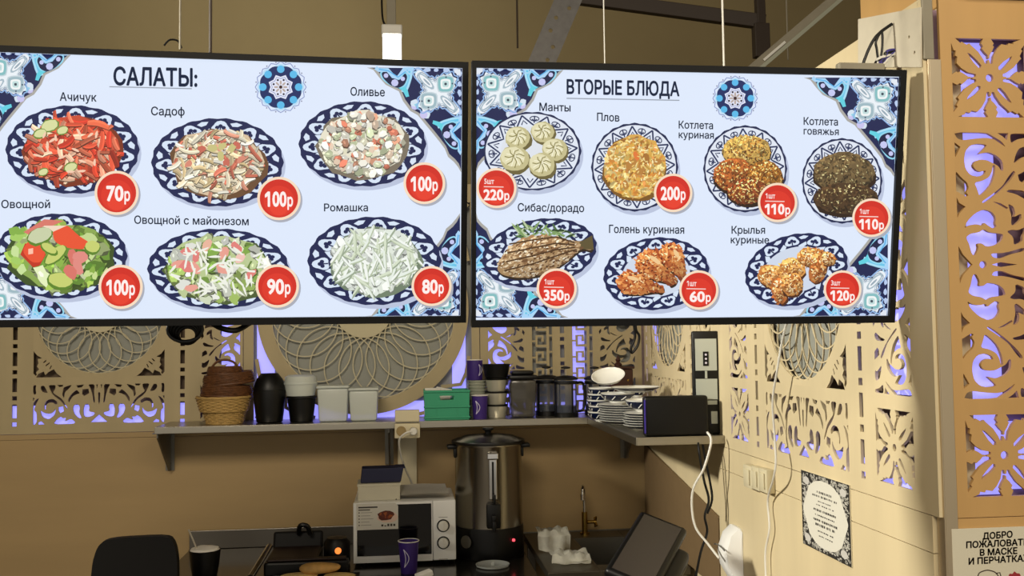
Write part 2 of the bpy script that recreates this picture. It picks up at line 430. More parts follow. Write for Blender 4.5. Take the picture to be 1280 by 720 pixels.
# rose tile .56 x .575: round opening + corner leaves
RC = [[(62,330),(110,390),(175,430),(120,440),(130,500),(110,540),(140,580),(100,620),(110,655),(95,670),(62,640)],
[(100,692),(130,640),(200,610),(220,660),(260,620),(330,580),(370,640),(435,692)],
[(188,488),(222,455),(238,462),(205,495)],[(218,528),(268,488),(280,496),(232,540)],[(272,572),(295,525),(305,535),(285,580)]]
def rose_holes(W, Hh, R):
    H = [circ(0, 0, R, 72)]; k = .285/ .285*.0035*.1*10/10
    k = 1/2850
    for P in RC:
        Q = [(-W/2+(x-60)*k*.92, -Hh/2+(695-y)*k*.92) for x, y in P]
        Q = [(max(x, -W/2+EPS), max(z, -Hh/2+EPS)) for x, z in Q]
        for sx in (1, -1):
            for sz in (1, -1): H.append([(sx*x, sz*z) for x, z in Q])
    return H
def grille_mesh(name, R, m, n=24, r0=.32, w=.0038):
    bm = bm_new(); rho = (R-R*r0)/2; c = (R+R*r0)/2
    for i in range(n):
        a = i*math.tau/n
        ribbon(bm, circ(c*math.cos(a), c*math.sin(a), rho, 56), w, .004, .0012+.0001*i, closed=True)
    bmd = bm_new(); plate(bmd, circ(0, 0, R*r0*1.04, 48), [], .006); merge(bm, bmd)
    me = bpy.data.meshes.new(name); bm.normal_update(); bm.to_mesh(me); bm.free(); me.materials.append(m); return me
TM = {}
def tiles(kind, m):
    k = (kind, m.name)
    if k in TM: return TM[k]
    if kind == 'F': me = tile_mesh('flower_fretwork', rect(-.0875, .0875, -.0875, .0875), flower_holes(), m)
    elif kind == 'S': me = tile_mesh('spiral_fretwork', rect(-.0875, .0875, -.2875, .2875), spiral_holes(1), m)
    elif kind == 'Z': me = tile_mesh('spiral_fretwork', rect(-.0875, .0875, -.2875, .2875), spiral_holes(-1), m)
    elif kind == 'C': me = tile_mesh('scroll_fretwork', rect(-.28, .28, -.0875, .0875), scroll_holes(), m)
    elif kind == 'R': me = tile_mesh('rose_fretwork', rect(-.28, .28, -.2875, .2875), rose_holes(.56, .575, .272), m)
    elif kind == 'g': me = grille_mesh('rosette_grille', .272, GRIL if m is PLYL else m)
    elif kind == 'G': me = grille_mesh('rosette_grille', .418, GRIL, n=26, r0=.30, w=.0045)
    elif kind == 'B':   # big square opening with a wooden ring and spiral corners
        bm = bm_new(); plate(bm, circ(0, 0, .48, 96), [circ(0, 0, .418, 96)], .008)
        for sx in (1, -1):
            for sz in (1, -1):
                sp = [(sx*(.405-.052*math.exp(-.28*t)*math.cos(t)), sz*(-.405-.052*math.exp(-.28*t)*math.sin(t))) for t in [i*.3 for i in range(22)]]
                ribbon(bm, sp, .014, .0075, .0004)
                ribbon(bm, [(sx*.48, sz*-.22), (sx*.465, sz*-.30), (sx*.44, sz*-.35), (sx*.35, sz*-.36)], .016, .0075, .0006)
                ribbon(bm, [(sx*.22, sz*-.488), (sx*.30, sz*-.47), (sx*.35, sz*-.44), (sx*.36, sz*-.35)], .016, .0075, .0008)
                ribbon(bm, [(sx*.48, sz*-.488), (sx*.44, sz*-.44), (sx*.41, sz*-.41)], .02, .0075, .001)
        me = bpy.data.meshes.new('ring_fretwork'); bm.to_mesh(me); bm.free(); me.materials.append(m)
    elif kind == 'M':   # greek key strip .095 wide, .985 high
        bm = bm_new(); W = .095; P = .0775; n = 12; z = -.4925
        X = lambda u: (u-.5)*W
        ribbon(bm, [(X(.78), -.4925), (X(.78), .4925)], .013, .0075, .0004)
        for i in range(13):
            b = z+i*P*.98
            if b+P*.75 > .49: break
            ribbon(bm, [(X(.78), b+.01), (X(.22), b+.01), (X(.22), b+P*.72), (X(.52), b+P*.72), (X(.52), b+P*.38)], .013, .0075, .0007)
            ribbon(bm, [(X(0), b+P*.42), (X(.22), b+P*.42)], .008, .0075, .0009)
            ribbon(bm, [(X(.78), b+P*.75), (X(1), b+P*.75)], .008, .0075, .0009)
        me = bpy.data.meshes.new('meander_fretwork'); bm.to_mesh(me); bm.free(); me.materials.append(m)
    TM[k] = me; return me
def bx0(px): return PX(px, 480, Y=YB).x
SIZE = {'F': (.175, .175), 'S': (.175, .575), 'Z': (.175, .575), 'C': (.56, .175), 'R': (.56, .575), 'B': (bx0(590)-bx0(317), .987), 'M': (.095, .985)}
ROWS_CEN = [(ZB+HF/2, 'C'), ((Z2+Z3)/2, 'R'), (Z4+HF/2, 'C')]
def lattice(label, origin, rotz, W, z0, cols, slots, m, leds, backm=BACKD, roseback=[], depth=.045, endgap=.002):
    """cols: list of (kind, xcentre); kinds: 'cen','S','Z','B','M'"""
    t = thing('lattice_panel', label, 'wall panel', origin, rotz)
    holes = []; put = []
    for kind, xc in cols:
        if kind == 'cen':
            for z, k in ROWS_CEN: put.append((k, xc, z))
            put.append(('g', xc, (Z2+Z3)/2))
        elif kind in 'SZ':
            put += [('F', xc, ZB+HF/2), (kind, xc, (Z2+Z3)/2), ('F', xc, Z4+HF/2)]
        elif kind == 's':   # spiral column reaching the bottom row only with spirals
            put += [('F', xc, ZB+HF/2), ('S', xc, (Z2+Z3)/2), ('F', xc, Z4+HF/2)]
        elif kind == 'B': put += [('B', xc, (ZB+Z5)/2), ('G', xc, (ZB+Z5)/2)]
        elif kind == 'M': put.append(('M', xc, (ZB+Z5)/2))
    for k, x, z in put:
        if k in SIZE:
            w, h = SIZE[k]; holes.append(rect(x-w/2, x+w/2, z-h/2, z+h/2))
    for sx in slots:
        z = ZB-.005; i = 0
        while z < Z5-.02:
            l = .06 if i % 2 else .018
            holes.append(rect(sx-.010, sx+.010, z, min(z+l, Z5))); z += l+.018; i += 1
    holes = [h for h in holes if min(p[0] for p in h) > .004 and max(p[0] for p in h) < W-.004]
    bm = bm_new(); plate(bm, rect(0, W, z0, ZTOP), holes, .008); obj('panel_board', bm, m, t)
    for k, x, z in put:
        me = tiles(k, m); w, h = SIZE.get(k, (0, 0))
        if w and (x-w/2 < .004 or x+w/2 > W-.004): continue
        obj_me(me.name, me, t, (x, 0, z))
    bm = bm_new(); box(bm, .002, W-endgap, depth, depth+.006, z0, ZTOP-.01); obj('backing_sheet', bm, backm, t)
    for x, z, r in roseback:
        bm = bm_new(); plate(bm, circ(x, z, r, 48), [], .004, .026); obj('rosette_backing', bm, BACKW, t)
    for x0, x1, za, zb in leds:
        bm = bm_new(); box(bm, x0, x1, depth-.010, depth-.001, za, zb); obj('led_strip', bm, LED, t)
    return t
def bx(px): return PX(px, 480, Y=YB).x
print('BX', [(p, round(bx(p), 3)) for p in (292, 304, 317, 590, 601, 612)])
ZR = (Z2+Z3)/2
XA = -2.35; xb = -1.6151+.28
lattice('pale plywood lattice panel left on the back wall, rosette above a violet-lit scroll', (XA, YB, 0), 0, bx(304)-.0015-XA, 1.264,
        [('Z', -1.615-.153-.0875-XA), ('cen', xb-XA), ('Z', -.902+.0875-XA)], [-1.615-.076-XA, -1.0546+.076-XA], PLYL,
        [(.02, -.93-XA, ZB-.01, ZB+.082), (-.815-XA, -.735-XA, ZB, Z5)], roseback=[(xb-XA, ZR, .279)])
X0 = bx(304)+.0015; xcB = (bx(317)+bx(590))/2
lattice('pale plywood lattice panel with the widest rosette, behind the middle of the shelf', (X0, YB, 0), 0, bx(600)-X0, 1.264,
        [('B', xcB-X0)], [], PLYL,
        [(.02, bx(598)-X0, ZB-.01, ZB+.07), (bx(320)-X0, bx(342)-X0, ZB+.07, Z5), (bx(566)-X0, bx(583)-X0, ZB+.07, ZB+.42)],
        roseback=[(xcB-X0, (ZB+Z5)/2, .425)], backm=BACKW)
X0 = bx(600)+.003
lattice('narrow pale plywood lattice panel with meander strips at the right corner of the back wall', (X0, YB, 0), 0, XR-.012-X0, 1.264,
        [('S', bx(634)-X0), ('M', bx(678.5)-X0), ('M', bx(729)-X0), ('Z', bx(772)-X0)], [bx(703.5)-X0], PLYL,
        [(.01, bx(780)-X0, ZB-.01, ZB+.05), (bx(612)-X0, bx(640)-X0, ZB+.05, Z5), (bx(714)-X0, bx(733)-X0, ZB+.05, Z5)], backm=BACKW)
# right wall: far and near panels
def wy(px): return PX(px, 490, X=XR).y
lattice('lit plywood lattice panel on the right wall, behind the black box and terminal', (XR, YB-.002, 0), -math.pi/2, YB-3.402, 1.264,
        [('cen', .11+.28), ('Z', .11+.56+.152+.0875)], [.045, .11+.56+.076], PLY,
        [(.02, .09, ZB+.1, Z5), (.02, 1.0, ZB, ZB+.05)], roseback=[(.39, ZR, .279)])
YN = 3.397
lattice('brightly lit plywood lattice panel on the right wall, next to the corner column', (XR-.012, YN, 0), -math.pi/2, YN-(YC+.002), 1.264,
        [('S', YN-3.246+.0875), ('cen', YN-2.919+.28), ('Z', YN-2.217+.0875)], [YN-2.919-.076, YN-2.358+.072], PLY,
        [(.10, YN-2.02, ZB-.01, ZB+.035), (YN-2.235, YN-2.13, Z2, Z5), (YN-3.246, YN-3.2, ZB, Z5)], roseback=[(YN-2.919+.28, ZR, .279)], depth=.05, endgap=.07)
# column front
XCo = XR+.027
lattice('honey plywood lattice panel on the front of the corner column, lit violet from behind', (XCo, YC, 0), 0, .95, 1.262,
        [('S', 1.181+.0875-XCo), ('cen', 1.181+.175+.152+.28-XCo)], [1.181+.175+.076-XCo], PLYC,
        [(.035, .135, ZB, Z5), (.136, .20, ZB+.01, Z1-.02), (.136, .20, Z4+.01, Z5-.02)], backm=mat('mauve_backing', '9a8090', .8), roseback=[(1.181+.607-XCo, ZR, .279)])
# ------------------------------------------------------------------ menu screens
class Canvas:
    """flat coloured polygons on a plane (local XZ), stacked by tiny steps towards the viewer"""
    def __init__(s, f, base=.0006, step=5e-6): s.f = f; s.V = []; s.F = []; s.K = []; s.d = base; s.step = step
    def lift(s, d): s.d += d
    def poly(s, P, col):
        s.d += s.step; n = len(s.V)
        for p in P:
            x, z = s.f(*p); s.V.append((x, -s.d, z))
        # face orientation towards -y
        Q = [(s.V[n+i][0], s.V[n+i][2]) for i in range(len(P))]
        idx = list(range(n, n+len(P)))
        if area2(Q) < 0: idx.reverse()
        s.F.append(idx); s.K.append(lin(col))
    def tris(s, P, F, col):
        s.d += s.step; n = len(s.V); k = lin(col)
        for p in P:
            x, z = s.f(*p); s.V.append((x, -s.d, z))
        for f in F:
            idx = [n+i for i in f]
            Q = [(s.V[i][0], s.V[i][2]) for i in idx]
            if area2(Q) < 0: idx.reverse()
            s.F.append(idx); s.K.append(k)
    def stroke(s, P, w, col, closed=False):
        n = len(P); A = []; B = []
        for i in range(n):
            a = P[i-1] if (closed or i) else P[i]; b = P[(i+1) % n] if (closed or i < n-1) else P[i]
            dx, dy = b[0]-a[0], b[1]-a[1]; l = math.hypot(dx, dy) or 1
            A.append((P[i][0]-dy/l*w/2, P[i][1]+dx/l*w/2)); B.append((P[i][0]+dy/l*w/2, P[i][1]-dx/l*w/2))
        V = A+B; F = []
        for i in range(n if closed else n-1):
            j = (i+1) % n; F.append((i, j, n+j, n+i))
        s.tris(V, F, col)
    def text(s, t, x0, y0, x1, y1, cap, col, bold=0.0):
        V, F = place_text(t, 0, 1, 0, cap, bold)
        s.tris([(x0+(x1-x0)*x, y0+(y1-y0)*x-y) for x, y in V], F, col)
    def build(s, name, m, parent):
        me = bpy.data.meshes.new(name); me.from_pydata(s.V, [], s.F); me.materials.append(m)
        at = me.color_attributes.new('Col', 'FLOAT_COLOR', 'CORNER')
        buf = []
        for p, k in zip(me.polygons, s.K): buf += [k[0], k[1], k[2], 1.0]*p.loop_total
        at.data.foreach_set('color', buf); me.update()
        o = bpy.data.objects.new(name, me); C.objects.link(o); o.parent = parent; return o
def ell(cx, cy, a, b, rot=0, n=48, wav=0, k=0, ph=0):
    P = []
    r = math.radians(-rot)
    for i in range(n):
        t = i*math.tau/n; m = 1+wav*math.cos(k*t+ph)
        x, y = a*m*math.cos(t), b*m*math.sin(t)
        P.append((cx+x*math.cos(r)-y*math.sin(r), cy+x*math.sin(r)+y*math.cos(r)))
    return P
NAVY, NAVY2, ICE, CYAN, AQUA, LAV = '0f1c4e', '0a1236', 'd6e4f6', '52b4e4', '7fd6de', 'b4bcec'
def plate_art(cv, cx, cy, a, b, rot=0, style=0, n=10, ph=.2):
    cv.poly(ell(cx+3, cy+5, a*1.0, b*1.0, rot), 'b9c3dc')
    cv.poly(ell(cx, cy, a, b, rot, 96, .012, n*2), NAVY if style == 0 else '12204c')
    r = math.radians(-rot)
    def pol(rr, t):
        x, y = a*rr*math.cos(t), b*rr*math.sin(t)
        return (cx+x*math.cos(r)-y*math.sin(r), cy+x*math.sin(r)+y*math.cos(r))
    if style == 1: cv.poly(ell(cx, cy, a*.955, b*.955, rot, 64), 'dfe6f2')
    n2 = n
    for i in range(n2):
        t0 = ph+i*math.tau/n2; dt = math.tau/n2
        if style == 0:
            # cotton boll: white heart with navy trefoil
            P = [pol(.80+.125*math.cos(q)*(1+.18*math.cos(3*q)), t0+dt*.30*math.sin(q)*(1+.18*math.cos(3*q))) for q in [k*math.tau/20 for k in range(20)]]
            cv.poly(P, ICE)
            for dq in (-1, 0, 1):
                cc = pol(.79+.035*(dq == 0), t0+dq*dt*.11)
                cv.poly(ell(cc[0], cc[1], a*.035, b*.045, 0, 8), NAVY)
            cv.stroke([pol(.70, t0), pol(.80, t0)], 1.6, NAVY)
            # slanting leaf between bolls
            for sgn in (1, -1):
                P = [pol(.90, t0+dt*.5-sgn*dt*.22), pol(.945, t0+dt*.5-sgn*dt*.05), pol(.93, t0+dt*.5+sgn*dt*.14), pol(.86, t0+dt*.5+sgn*dt*.05), pol(.84, t0+dt*.5-sgn*dt*.12)] if sgn > 0 else \
                    [pol(.66, t0+dt*.28), pol(.70, t0+dt*.40), pol(.78, t0+dt*.62), pol(.70, t0+dt*.70), pol(.64, t0+dt*.60), pol(.62, t0+dt*.4)]
                cv.poly(smooth2(P+[P[0]] if False else P, 0), ICE)
        else:
            z = [pol(.93, t0-dt*.5), pol(.70, t0-dt*.12), pol(.66, t0), pol(.70, t0+dt*.12), pol(.93, t0+dt*.5)]
            cv.stroke(z, 2.0, '1c2c58')
            P = [pol(.83+.06*math.cos(q), t0+dt*.20*math.sin(q)) for q in [k*math.tau/10 for k in range(10)]]
            cv.stroke(P, 1.3, '1c2c58', True)
            cv.stroke([pol(.72, t0), pol(.88, t0)], 1.6, '1c2c58'); cv.stroke([pol(.82, t0-dt*.12), pol(.78, t0), pol(.82, t0+dt*.12)], 1.3, '1c2c58')
            cv.stroke([pol(.70, t0+dt*.5-dt*.15), pol(.80, t0+dt*.5), pol(.70, t0+dt*.5+dt*.15)], 1.5, '1c2c58')
    cv.poly(ell(cx, cy, a*.64, b*.64, rot, 40), 'cfd9ea' if style == 0 else 'dde2ea')
def mixc(c, f): return tuple(max(0, min(255, v*f)) for v in ([int(c[i:i+2], 16) for i in (0, 2, 4)] if isinstance(c, str) else c))
def blob(cx, cy, a, b, rot, k=7, jit=.25, R=rnd):
    P = []; r = math.radians(rot)
    for i in range(k):
        t = i*math.tau/k; m = 1+R.uniform(-jit, jit)
        x, y = a*m*math.cos(t), b*m*math.sin(t); P.append((cx+x*math.cos(r)-y*math.sin(r), cy+x*math.sin(r)+y*math.cos(r)))
    return P
def scatter(cx, cy, a, b, R):
    t = R.uniform(0, math.tau); q = math.sqrt(R.random()); return cx+a*q*math.cos(t), cy+b*q*math.sin(t)
def heap(cv, cx, cy, a, b, cols, n, kind, size, R, dark='4a3a26', base=None):
    cv.poly(blob(cx+1, cy+2, a*1.02, b*1.02, 0, 22, .07, R), mixc(dark, 1))
    if base: cv.poly(blob(cx, cy-1, a*.95, b*.95, 0, 22, .06, R), base)
    for i in range(n):
        x, y = scatter(cx, cy, a*.93, b*.90, R); c = R.choice(cols); f = R.uniform(.72, 1.12); s = size*R.uniform(.7, 1.25); rot = R.uniform(0, 180)
        if kind == 'strip':
            L, w_, r_, bd = s*R.uniform(1.0, 1.7), s*R.uniform(.26, .42), math.radians(rot), R.uniform(-.5, .5)
            A_ = []; B_ = []
            for q in (-1, -.5, 0, .5, 1):
                u = q*L; v = bd*L*(1-q*q)*.6; ww = w_*(.75 if abs(q) == 1 else 1)
                A_.append((x+u*math.cos(r_)-(v-ww)*math.sin(r_), y+u*math.sin(r_)+(v-ww)*math.cos(r_))); B_.append((x+u*math.cos(r_)-(v+ww)*math.sin(r_), y+u*math.sin(r_)+(v+ww)*math.cos(r_)))
            bnd = lambda k, f0=0, f1=1: [(a[0]+(b[0]-a[0])*f0, a[1]+(b[1]-a[1])*f0+k) for a, b in zip(A_, B_)]+[(a[0]+(b[0]-a[0])*f1, a[1]+(b[1]-a[1])*f1+k) for a, b in zip(A_[::-1], B_[::-1])]
            cv.poly(bnd(1.3), mixc(c, f*.5)); cv.poly(bnd(0), mixc(c, f)); cv.poly(bnd(0, .1, .4), mixc(c, f*1.16)); continue
        elif kind == 'chunk': P = lambda k: blob(x, y+k, s, s*.75, rot, 6, .22, R)
        elif kind == 'grain': P = lambda k: blob(x, y+k, s, s*.4, rot, 5, .2, R)
        elif kind == 'leaf': P = lambda k: blob(x, y+k, s*1.2, s*.8, rot, 11, .34, R)
        if kind != 'grain' and s > 2.2: cv.poly(P(1.2), mixc(c, f*.55))
        cv.poly(P(0), mixc(c, f))
        if kind in ('chunk', 'leaf', 'strip') and R.random() < .5:
            cv.poly(blob(x-s*.2, y-s*.2, s*.45, s*.22, rot, 5, .2, R), mixc(c, f*1.25))
def specks(cv, cx, cy, p, q, P, cols, n, R, s0=1.2, s1=3.0, r0=0, r1=180):
    for i in range(n):
        u, v = scatter(cx, cy, p, q, R)
        if P is not None and not inpoly(u, v, P): continue
        g = 1.18-.30*((u-cx)/p*.4+(v-cy)/q*.8+.5)
        cv.poly(blob(u, v, R.uniform(s0, s1), R.uniform(s0, s1)*.5, R.uniform(r0, r1), 6, .3, R), mixc(R.choice(cols), g))
def food(cv, kind, cx, cy, a, b):
    R = random.Random(hash(kind) & 0 or sum(map(ord, kind)))
    if kind == 'achichuk':
        heap(cv, cx, cy, a*.72, b*.78, ['e0583c', 'd8442c', 'e87858', 'c83a28', 'f0a080', 'e86a48', 'f2c0a0'], 220, 'strip', 8, R, '7a3018', 'c84a30')
        for x, y, r in ((-28, -30, 12), (-40, -20, 9), (-2, 22, 9), (-36, 28, 7), (-12, -24, 8)):
            cv.poly(blob(cx+x, cy+y, r, r*.7, -20, 10, .08, R), '6c8a38'); cv.poly(blob(cx+x, cy+y, r*.86, r*.56, -20, 10, .08, R), 'd8dca0')
        for i in range(16):
            x, y = scatter(cx, cy, a*.6, b*.6, R); cv.poly(blob(x, y, 5, 1.6, R.uniform(0, 180), 7, .2, R), 'f4ccb0')
    elif kind == 'sadof':
        heap(cv, cx, cy, a*.72, b*.80, ['efe2c4', 'f2ead2', 'e6d0a4', 'e09a80', 'ead8b8', 'd87860', 'd8c090', 'f6f0e0'], 260, 'strip', 6.5, R, '6a4a30', 'd8c0a0')
        for i in range(10):
            x, y = scatter(cx, cy, a*.5, b*.5, R); cv.poly(blob(x, y, 6, 4, R.uniform(0, 180), 8, .3, R), R.choice(['d88a74', 'c86a58', 'c8c080']))
    elif kind == 'olivie':
        heap(cv, cx, cy, a*.70, b*.80, ['f0ecdc', 'f6f4e8', 'e8e4c8', 'e8a888', 'd8e0b8', 'f2eee0', 'e0c8b0', 'e8886c'], 300, 'chunk', 5.4, R, '7a7060', 'e8e2cc')
    elif kind == 'ovoshnoi':
        heap(cv, cx, cy, a*.78, b*.80, ['a8c858', '8ab048', 'c4d890', '6f9a38', 'd4e0b0'], 70, 'leaf', 9, R, '3a5020', '8aa850')
        for i in range(14): 
            t = i*.45; x, y = cx-a*.62+R.uniform(-8, 8), cy-10+R.uniform(-22, 26); cv.poly(blob(x, y, 7, 5, R.uniform(0, 180), 9, .35, R), R.choice(['a4cc64', 'c8e09a', '84b048']))
        cv.poly([(cx-34, cy+14), (cx-50, cy-2), (cx-44, cy-16), (cx-26, cy-12), (cx-18, cy-2), (cx-26, cy+12)], 'c0321c')
        cv.poly(smooth2([(cx-36, cy+8), (cx-48, cy-6), (cx-40, cy-20), (cx-24, cy-14), (cx-18, cy-4), (cx-24, cy+8)]), 'e85030')
        cv.poly([(cx-40, cy-9), (cx-34, cy-10), (cx-34, cy-3), (cx-40, cy-2)], 'fbc0a8')
        cv.poly(smooth2([(cx-10, cy-34), (cx+8, cy-40), (cx+22, cy-26), (cx+38, cy-16), (cx+30, cy-8), (cx+8, cy-10), (cx-8, cy-18)]), 'e85230')
        cv.poly(smooth2([(cx-46, cy-30), (cx-20, cy-46), (cx+4, cy-44), (cx-14, cy-36), (cx-34, cy-24)]), 'd8786a')
        cv.poly(smooth2([(cx-40, cy-24), (cx-20, cy-38), (cx+8, cy-38), (cx-10, cy-30)]), 'f0d8c0')
        for x, y, w, h, rt in ((-26, -26, 17, 11, -20), (-6, -2, 18, 8, -40), (0, 30, 17, 11, 10), (40, -12, 10, 9, 0), (-14, -10, 12, 6, 30)):
            cv.poly(blob(cx+x, cy+y+1.5, w, h, rt, 12, .06, R), '5c8428'); cv.poly(blob(cx+x, cy+y, w*.9, h*.82, rt, 12, .06, R), 'c6d070' if y > -20 else 'c8d0a8')
        for x, y in ((16, 2), (22, 14), (12, 20), (26, 2)): cv.poly(blob(cx+x, cy+y, 10, 7, R.uniform(0, 90), 9, .25, R), R.choice(['e08a80', 'd87468', 'eab0a4']))
        for i in range(14):
            x, y = cx+46+R.uniform(-12, 12), cy+20+R.uniform(-9, 9); cv.poly(blob(x, y, 6, 3, R.uniform(90, 160), 8, .3, R), R.choice(['8ab048', 'c8dc90', '5c8c30']))
    elif kind == 'mayo':
        heap(cv, cx, cy, a*.76, b*.84, ['a8c468', 'dfe8c8', '7fa448', 'c8d8a0', 'e8ecdc', 'f0f2e8'], 130, 'leaf', 6.5, R, '4a5c30', 'b8c890')
        for i in range(13):
            x, y = scatter(cx, cy, a*.62, b*.66, R); cv.poly(blob(x, y, 8, 5, R.uniform(0, 180), 8, .25, R), R.choice(['e8a090', 'e0807a', 'f0c4b8', 'e8b49c']))
        for i in range(60):
            x, y = scatter(cx, cy, a*.66, b*.70, R); cv.poly(blob(x, y, 8, 1.6, R.uniform(0, 180), 7, .3, R), 'eef0e4')
    elif kind == 'romashka':
        heap(cv, cx, cy, a*.68, b*.78, ['e8eee6', 'f4f6f0', 'e0e8dc', 'e4ece2', 'eef4ec'], 160, 'chunk', 6, R, '70806a', 'dfe6da')
        for i in range(95):
            x, y = scatter(cx, cy, a*.62, b*.68, R); r = R.uniform(20, 160); s = R.uniform(8, 17)
            cv.poly(blob(x+1, y+1.4, s, 1.9, r, 8, .25, R), R.choice(['9aa890', 'b4c0a4'])); cv.poly(blob(x, y, s, 1.6, r, 8, .2, R), R.choice(['f2f6f0', 'e6eee4', 'd6e0c8']))
    elif kind == 'manti':
        for x, y, r in ((-18, -17, 15), (13, -24, 14), (-22, 9, 17), (28, -2, 15), (12, 17, 16)):
            cv.poly(blob(cx+x+2, cy+y+3, r*1.08, r*1.0, 0, 14, .05, R), '6a6038')
            cv.poly(blob(cx+x, cy+y, r*1.05, r*.95, 0, 14, .05, R), 'c4bc8c'); cv.poly(blob(cx+x-2, cy+y-2, r*.85, r*.72, 0, 14, .06, R), 'e2dcb4')
            for k in range(7):
                t = k*.9+.3; cv.stroke([(cx+x-1, cy+y-3), (cx+x+r*.4*math.cos(t), cy+y+r*.4*math.sin(t)-2), (cx+x+r*.75*math.cos(t+.35), cy+y+r*.7*math.sin(t+.35))], 1.3, '8c8450')
                cv.stroke([(cx+x, cy+y-4), (cx+x+r*.7*math.cos(t+.7), cy+y+r*.62*math.sin(t+.7))], 1.2, 'f4f0d2')
    elif kind == 'plov':
        heap(cv, cx, cy, a*.74, b*.76, ['e8c468', 'f0d488', 'dca848', 'f4dc98', 'e09850', 'd08838'], 700, 'grain', 3.8, R, '7a5420', 'd8a850')
        for x, y, r in ((-4, -4, 9), (6, 4, 8), (14, -10, 7), (-12, 22, 6), (28, -6, 7), (2, -14, 6), (18, 16, 6)): cv.poly(blob(cx+x, cy+y, r, r*.6, R.uniform(0, 180), 9, .3, R), R.choice(['a87030', 'b8803c', 'e07838', 'c8924c']))
        for i in range(120):
            x, y = scatter(cx, cy, a*.66, b*.68, R); cv.poly(blob(x, y, 2.4, .9, R.uniform(0, 180), 5, .2, R), R.choice(['f0d488', 'ecc870', 'fbeeb8']))
    elif kind in ('kotkur', 'kotgov'):
        if kind == 'kotkur': L = ((2, -22, 30, 20, 'c8a050'), (-14, 8, 26, 21, 'a85c28'), (24, 12, 22, 22, 'a06828'), (2, 28, 26, 16, '8c4420')); sp = ['e0c070', '7a4418', 'f0d890', '5c2c10', 'c88838']
        else: L = ((2, -10, 38, 26, '6c5838'), (4, 22, 40, 20, '4c3620')); sp = ['a09060', '3a2816', 'c8bc88', '2c1e10', '7c6844', '5a4428']
        for x, y, p, q, c in L:
            cv.poly(blob(cx+x+1, cy+y+3, p*1.05, q*1.05, 0, 18, .05, R), '2a180c'); cv.poly(blob(cx+x, cy+y, p, q, 0, 18, .05, R), c)
            specks(cv, cx+x, cy+y, p*.97, q*.95, None, [mixc(c, .8), mixc(c, 1.15), mixc(c, 1.0), mixc(c, .6)], 260, R, 1.5, 4.0)
            specks(cv, cx+x, cy+y, p*.93, q*.9, None, sp, 190, R, .8, 2.2)
    elif kind == 'fish':
        for i in range(46):
            x = cx+R.uniform(-30, 42); y = cy-24+R.uniform(-9, 9)+(x-cx)*.10; cv.poly(blob(x, y, 8, 1.4, R.uniform(-60, 60), 7, .3, R), R.choice(['4c7040', '7c9c60', 'b8c8a0', '2c4824']))
        P = smooth2([(cx-54, cy+20), (cx-44, cy-2), (cx-22, cy-19), (cx+8, cy-23), (cx+36, cy-16), (cx+54, cy-14), (cx+66, cy-22), (cx+67, cy-2), (cx+52, cy-6), (cx+34, cy+10), (cx+10, cy+26), (cx-24, cy+32), (cx-46, cy+28)])
        cv.poly([(x+1, y+3) for x, y in P], '281a10'); cv.poly(P, 'a4845c')
        cv.poly(smooth2([(cx+50, cy-13), (cx+66, cy-22), (cx+68, cy-4), (cx+50, cy-5)]), '5c5030')
        specks(cv, cx, cy+4, 56, 30, P, ['b89870', '8c6844', 'c8ac84', '6c4c30'], 420, R, 2, 4.5, -40, 0)
        specks(cv, cx, cy+4, 56, 30, P, ['dcc8a8', '5a3c24', 'c8b08c', '4a3018', 'ece0c8', 'a07c58'], 520, R, .8, 2.6, -50, 0)
        for k in range(4): cv.stroke([(cx-44+k*2, cy+22-k*11), (cx-10, cy+14-k*10), (cx+20, cy+4-k*8), (cx+44, cy-4-k*3)], 1.8, '4a3018')
    elif kind == 'drum':
        def leg(x, y, L, w, rot, c):
            r = math.radians(rot); f = lambda u, v: (cx+x+u*math.cos(r)-v*math.sin(r), cy+y+u*math.sin(r)+v*math.cos(r))
            P = smooth2([f(-L*.45, -w*.6), f(-L*.2, -w), f(L*.15, -w*.7), f(L*.5, -w*.28), f(L*.62, -w*.38), f(L*.66, 0), f(L*.6, w*.35), f(L*.5, w*.25), f(L*.15, w*.7), f(-L*.2, w), f(-L*.5, w*.5)])
            cv.poly([(a_+1, b_+3) for a_, b_ in P], '2c1408'); cv.poly(P, c)
            specks(cv, cx+x, cy+y, L*.66, L*.66, P, ['b05c2c', 'c87c40', '98441c', 'd89454'], 420, R, 2, 5, rot-30, rot+30)
            specks(cv, cx+x, cy+y, L*.66, L*.66, P, ['7c3014', 'e8b878', 'f4d8a4', '5c200c', 'c87838'], 260, R, .8, 2.4)
            cv.poly(blob(*f(-L*.12, -w*.4), L*.16, w*.16, rot, 8, .2, R), 'f0c890')
        leg(-2, -8, 50, 19, 38, 'b86430'); leg(22, -17, 44, 16, 62, 'a85830'); leg(-24, 13, 52, 15, 12, 'b05828')
    elif kind == 'wings':
        for x, y, p, q, rt, c in ((-30, 8, 19, 14, 20, 'd08c48'), (-22, 26, 9, 17, -20, 'b06430'), (-6, 0, 17, 15, -10, 'd8984c'), (-6, 18, 13, 15, 30, 'c08040'), (18, -16, 18, 12, 10, 'cc8440'), (26, -2, 10, 18, 20, 'b86c34'), (38, -14, 9, 8, 0, 'c07c3c')):
            cv.poly(blob(cx+x+1, cy+y+2.5, p*1.03, q*1.03, rt, 14, .1, R), '4a2410'); cv.poly(blob(cx+x, cy+y, p, q, rt, 14, .08, R), c)
            specks(cv, cx+x, cy+y, p*.9, q*.9, None, [mixc(c, .8), mixc(c, 1.2), 'a8642c', 'e0a860'], 120, R, 2, 4.5)
            specks(cv, cx+x, cy+y, p*.85, q*.85, None, ['f0c888', '7c3c14', 'f8e0b0', '9c5420'], 80, R, .8, 2.2)
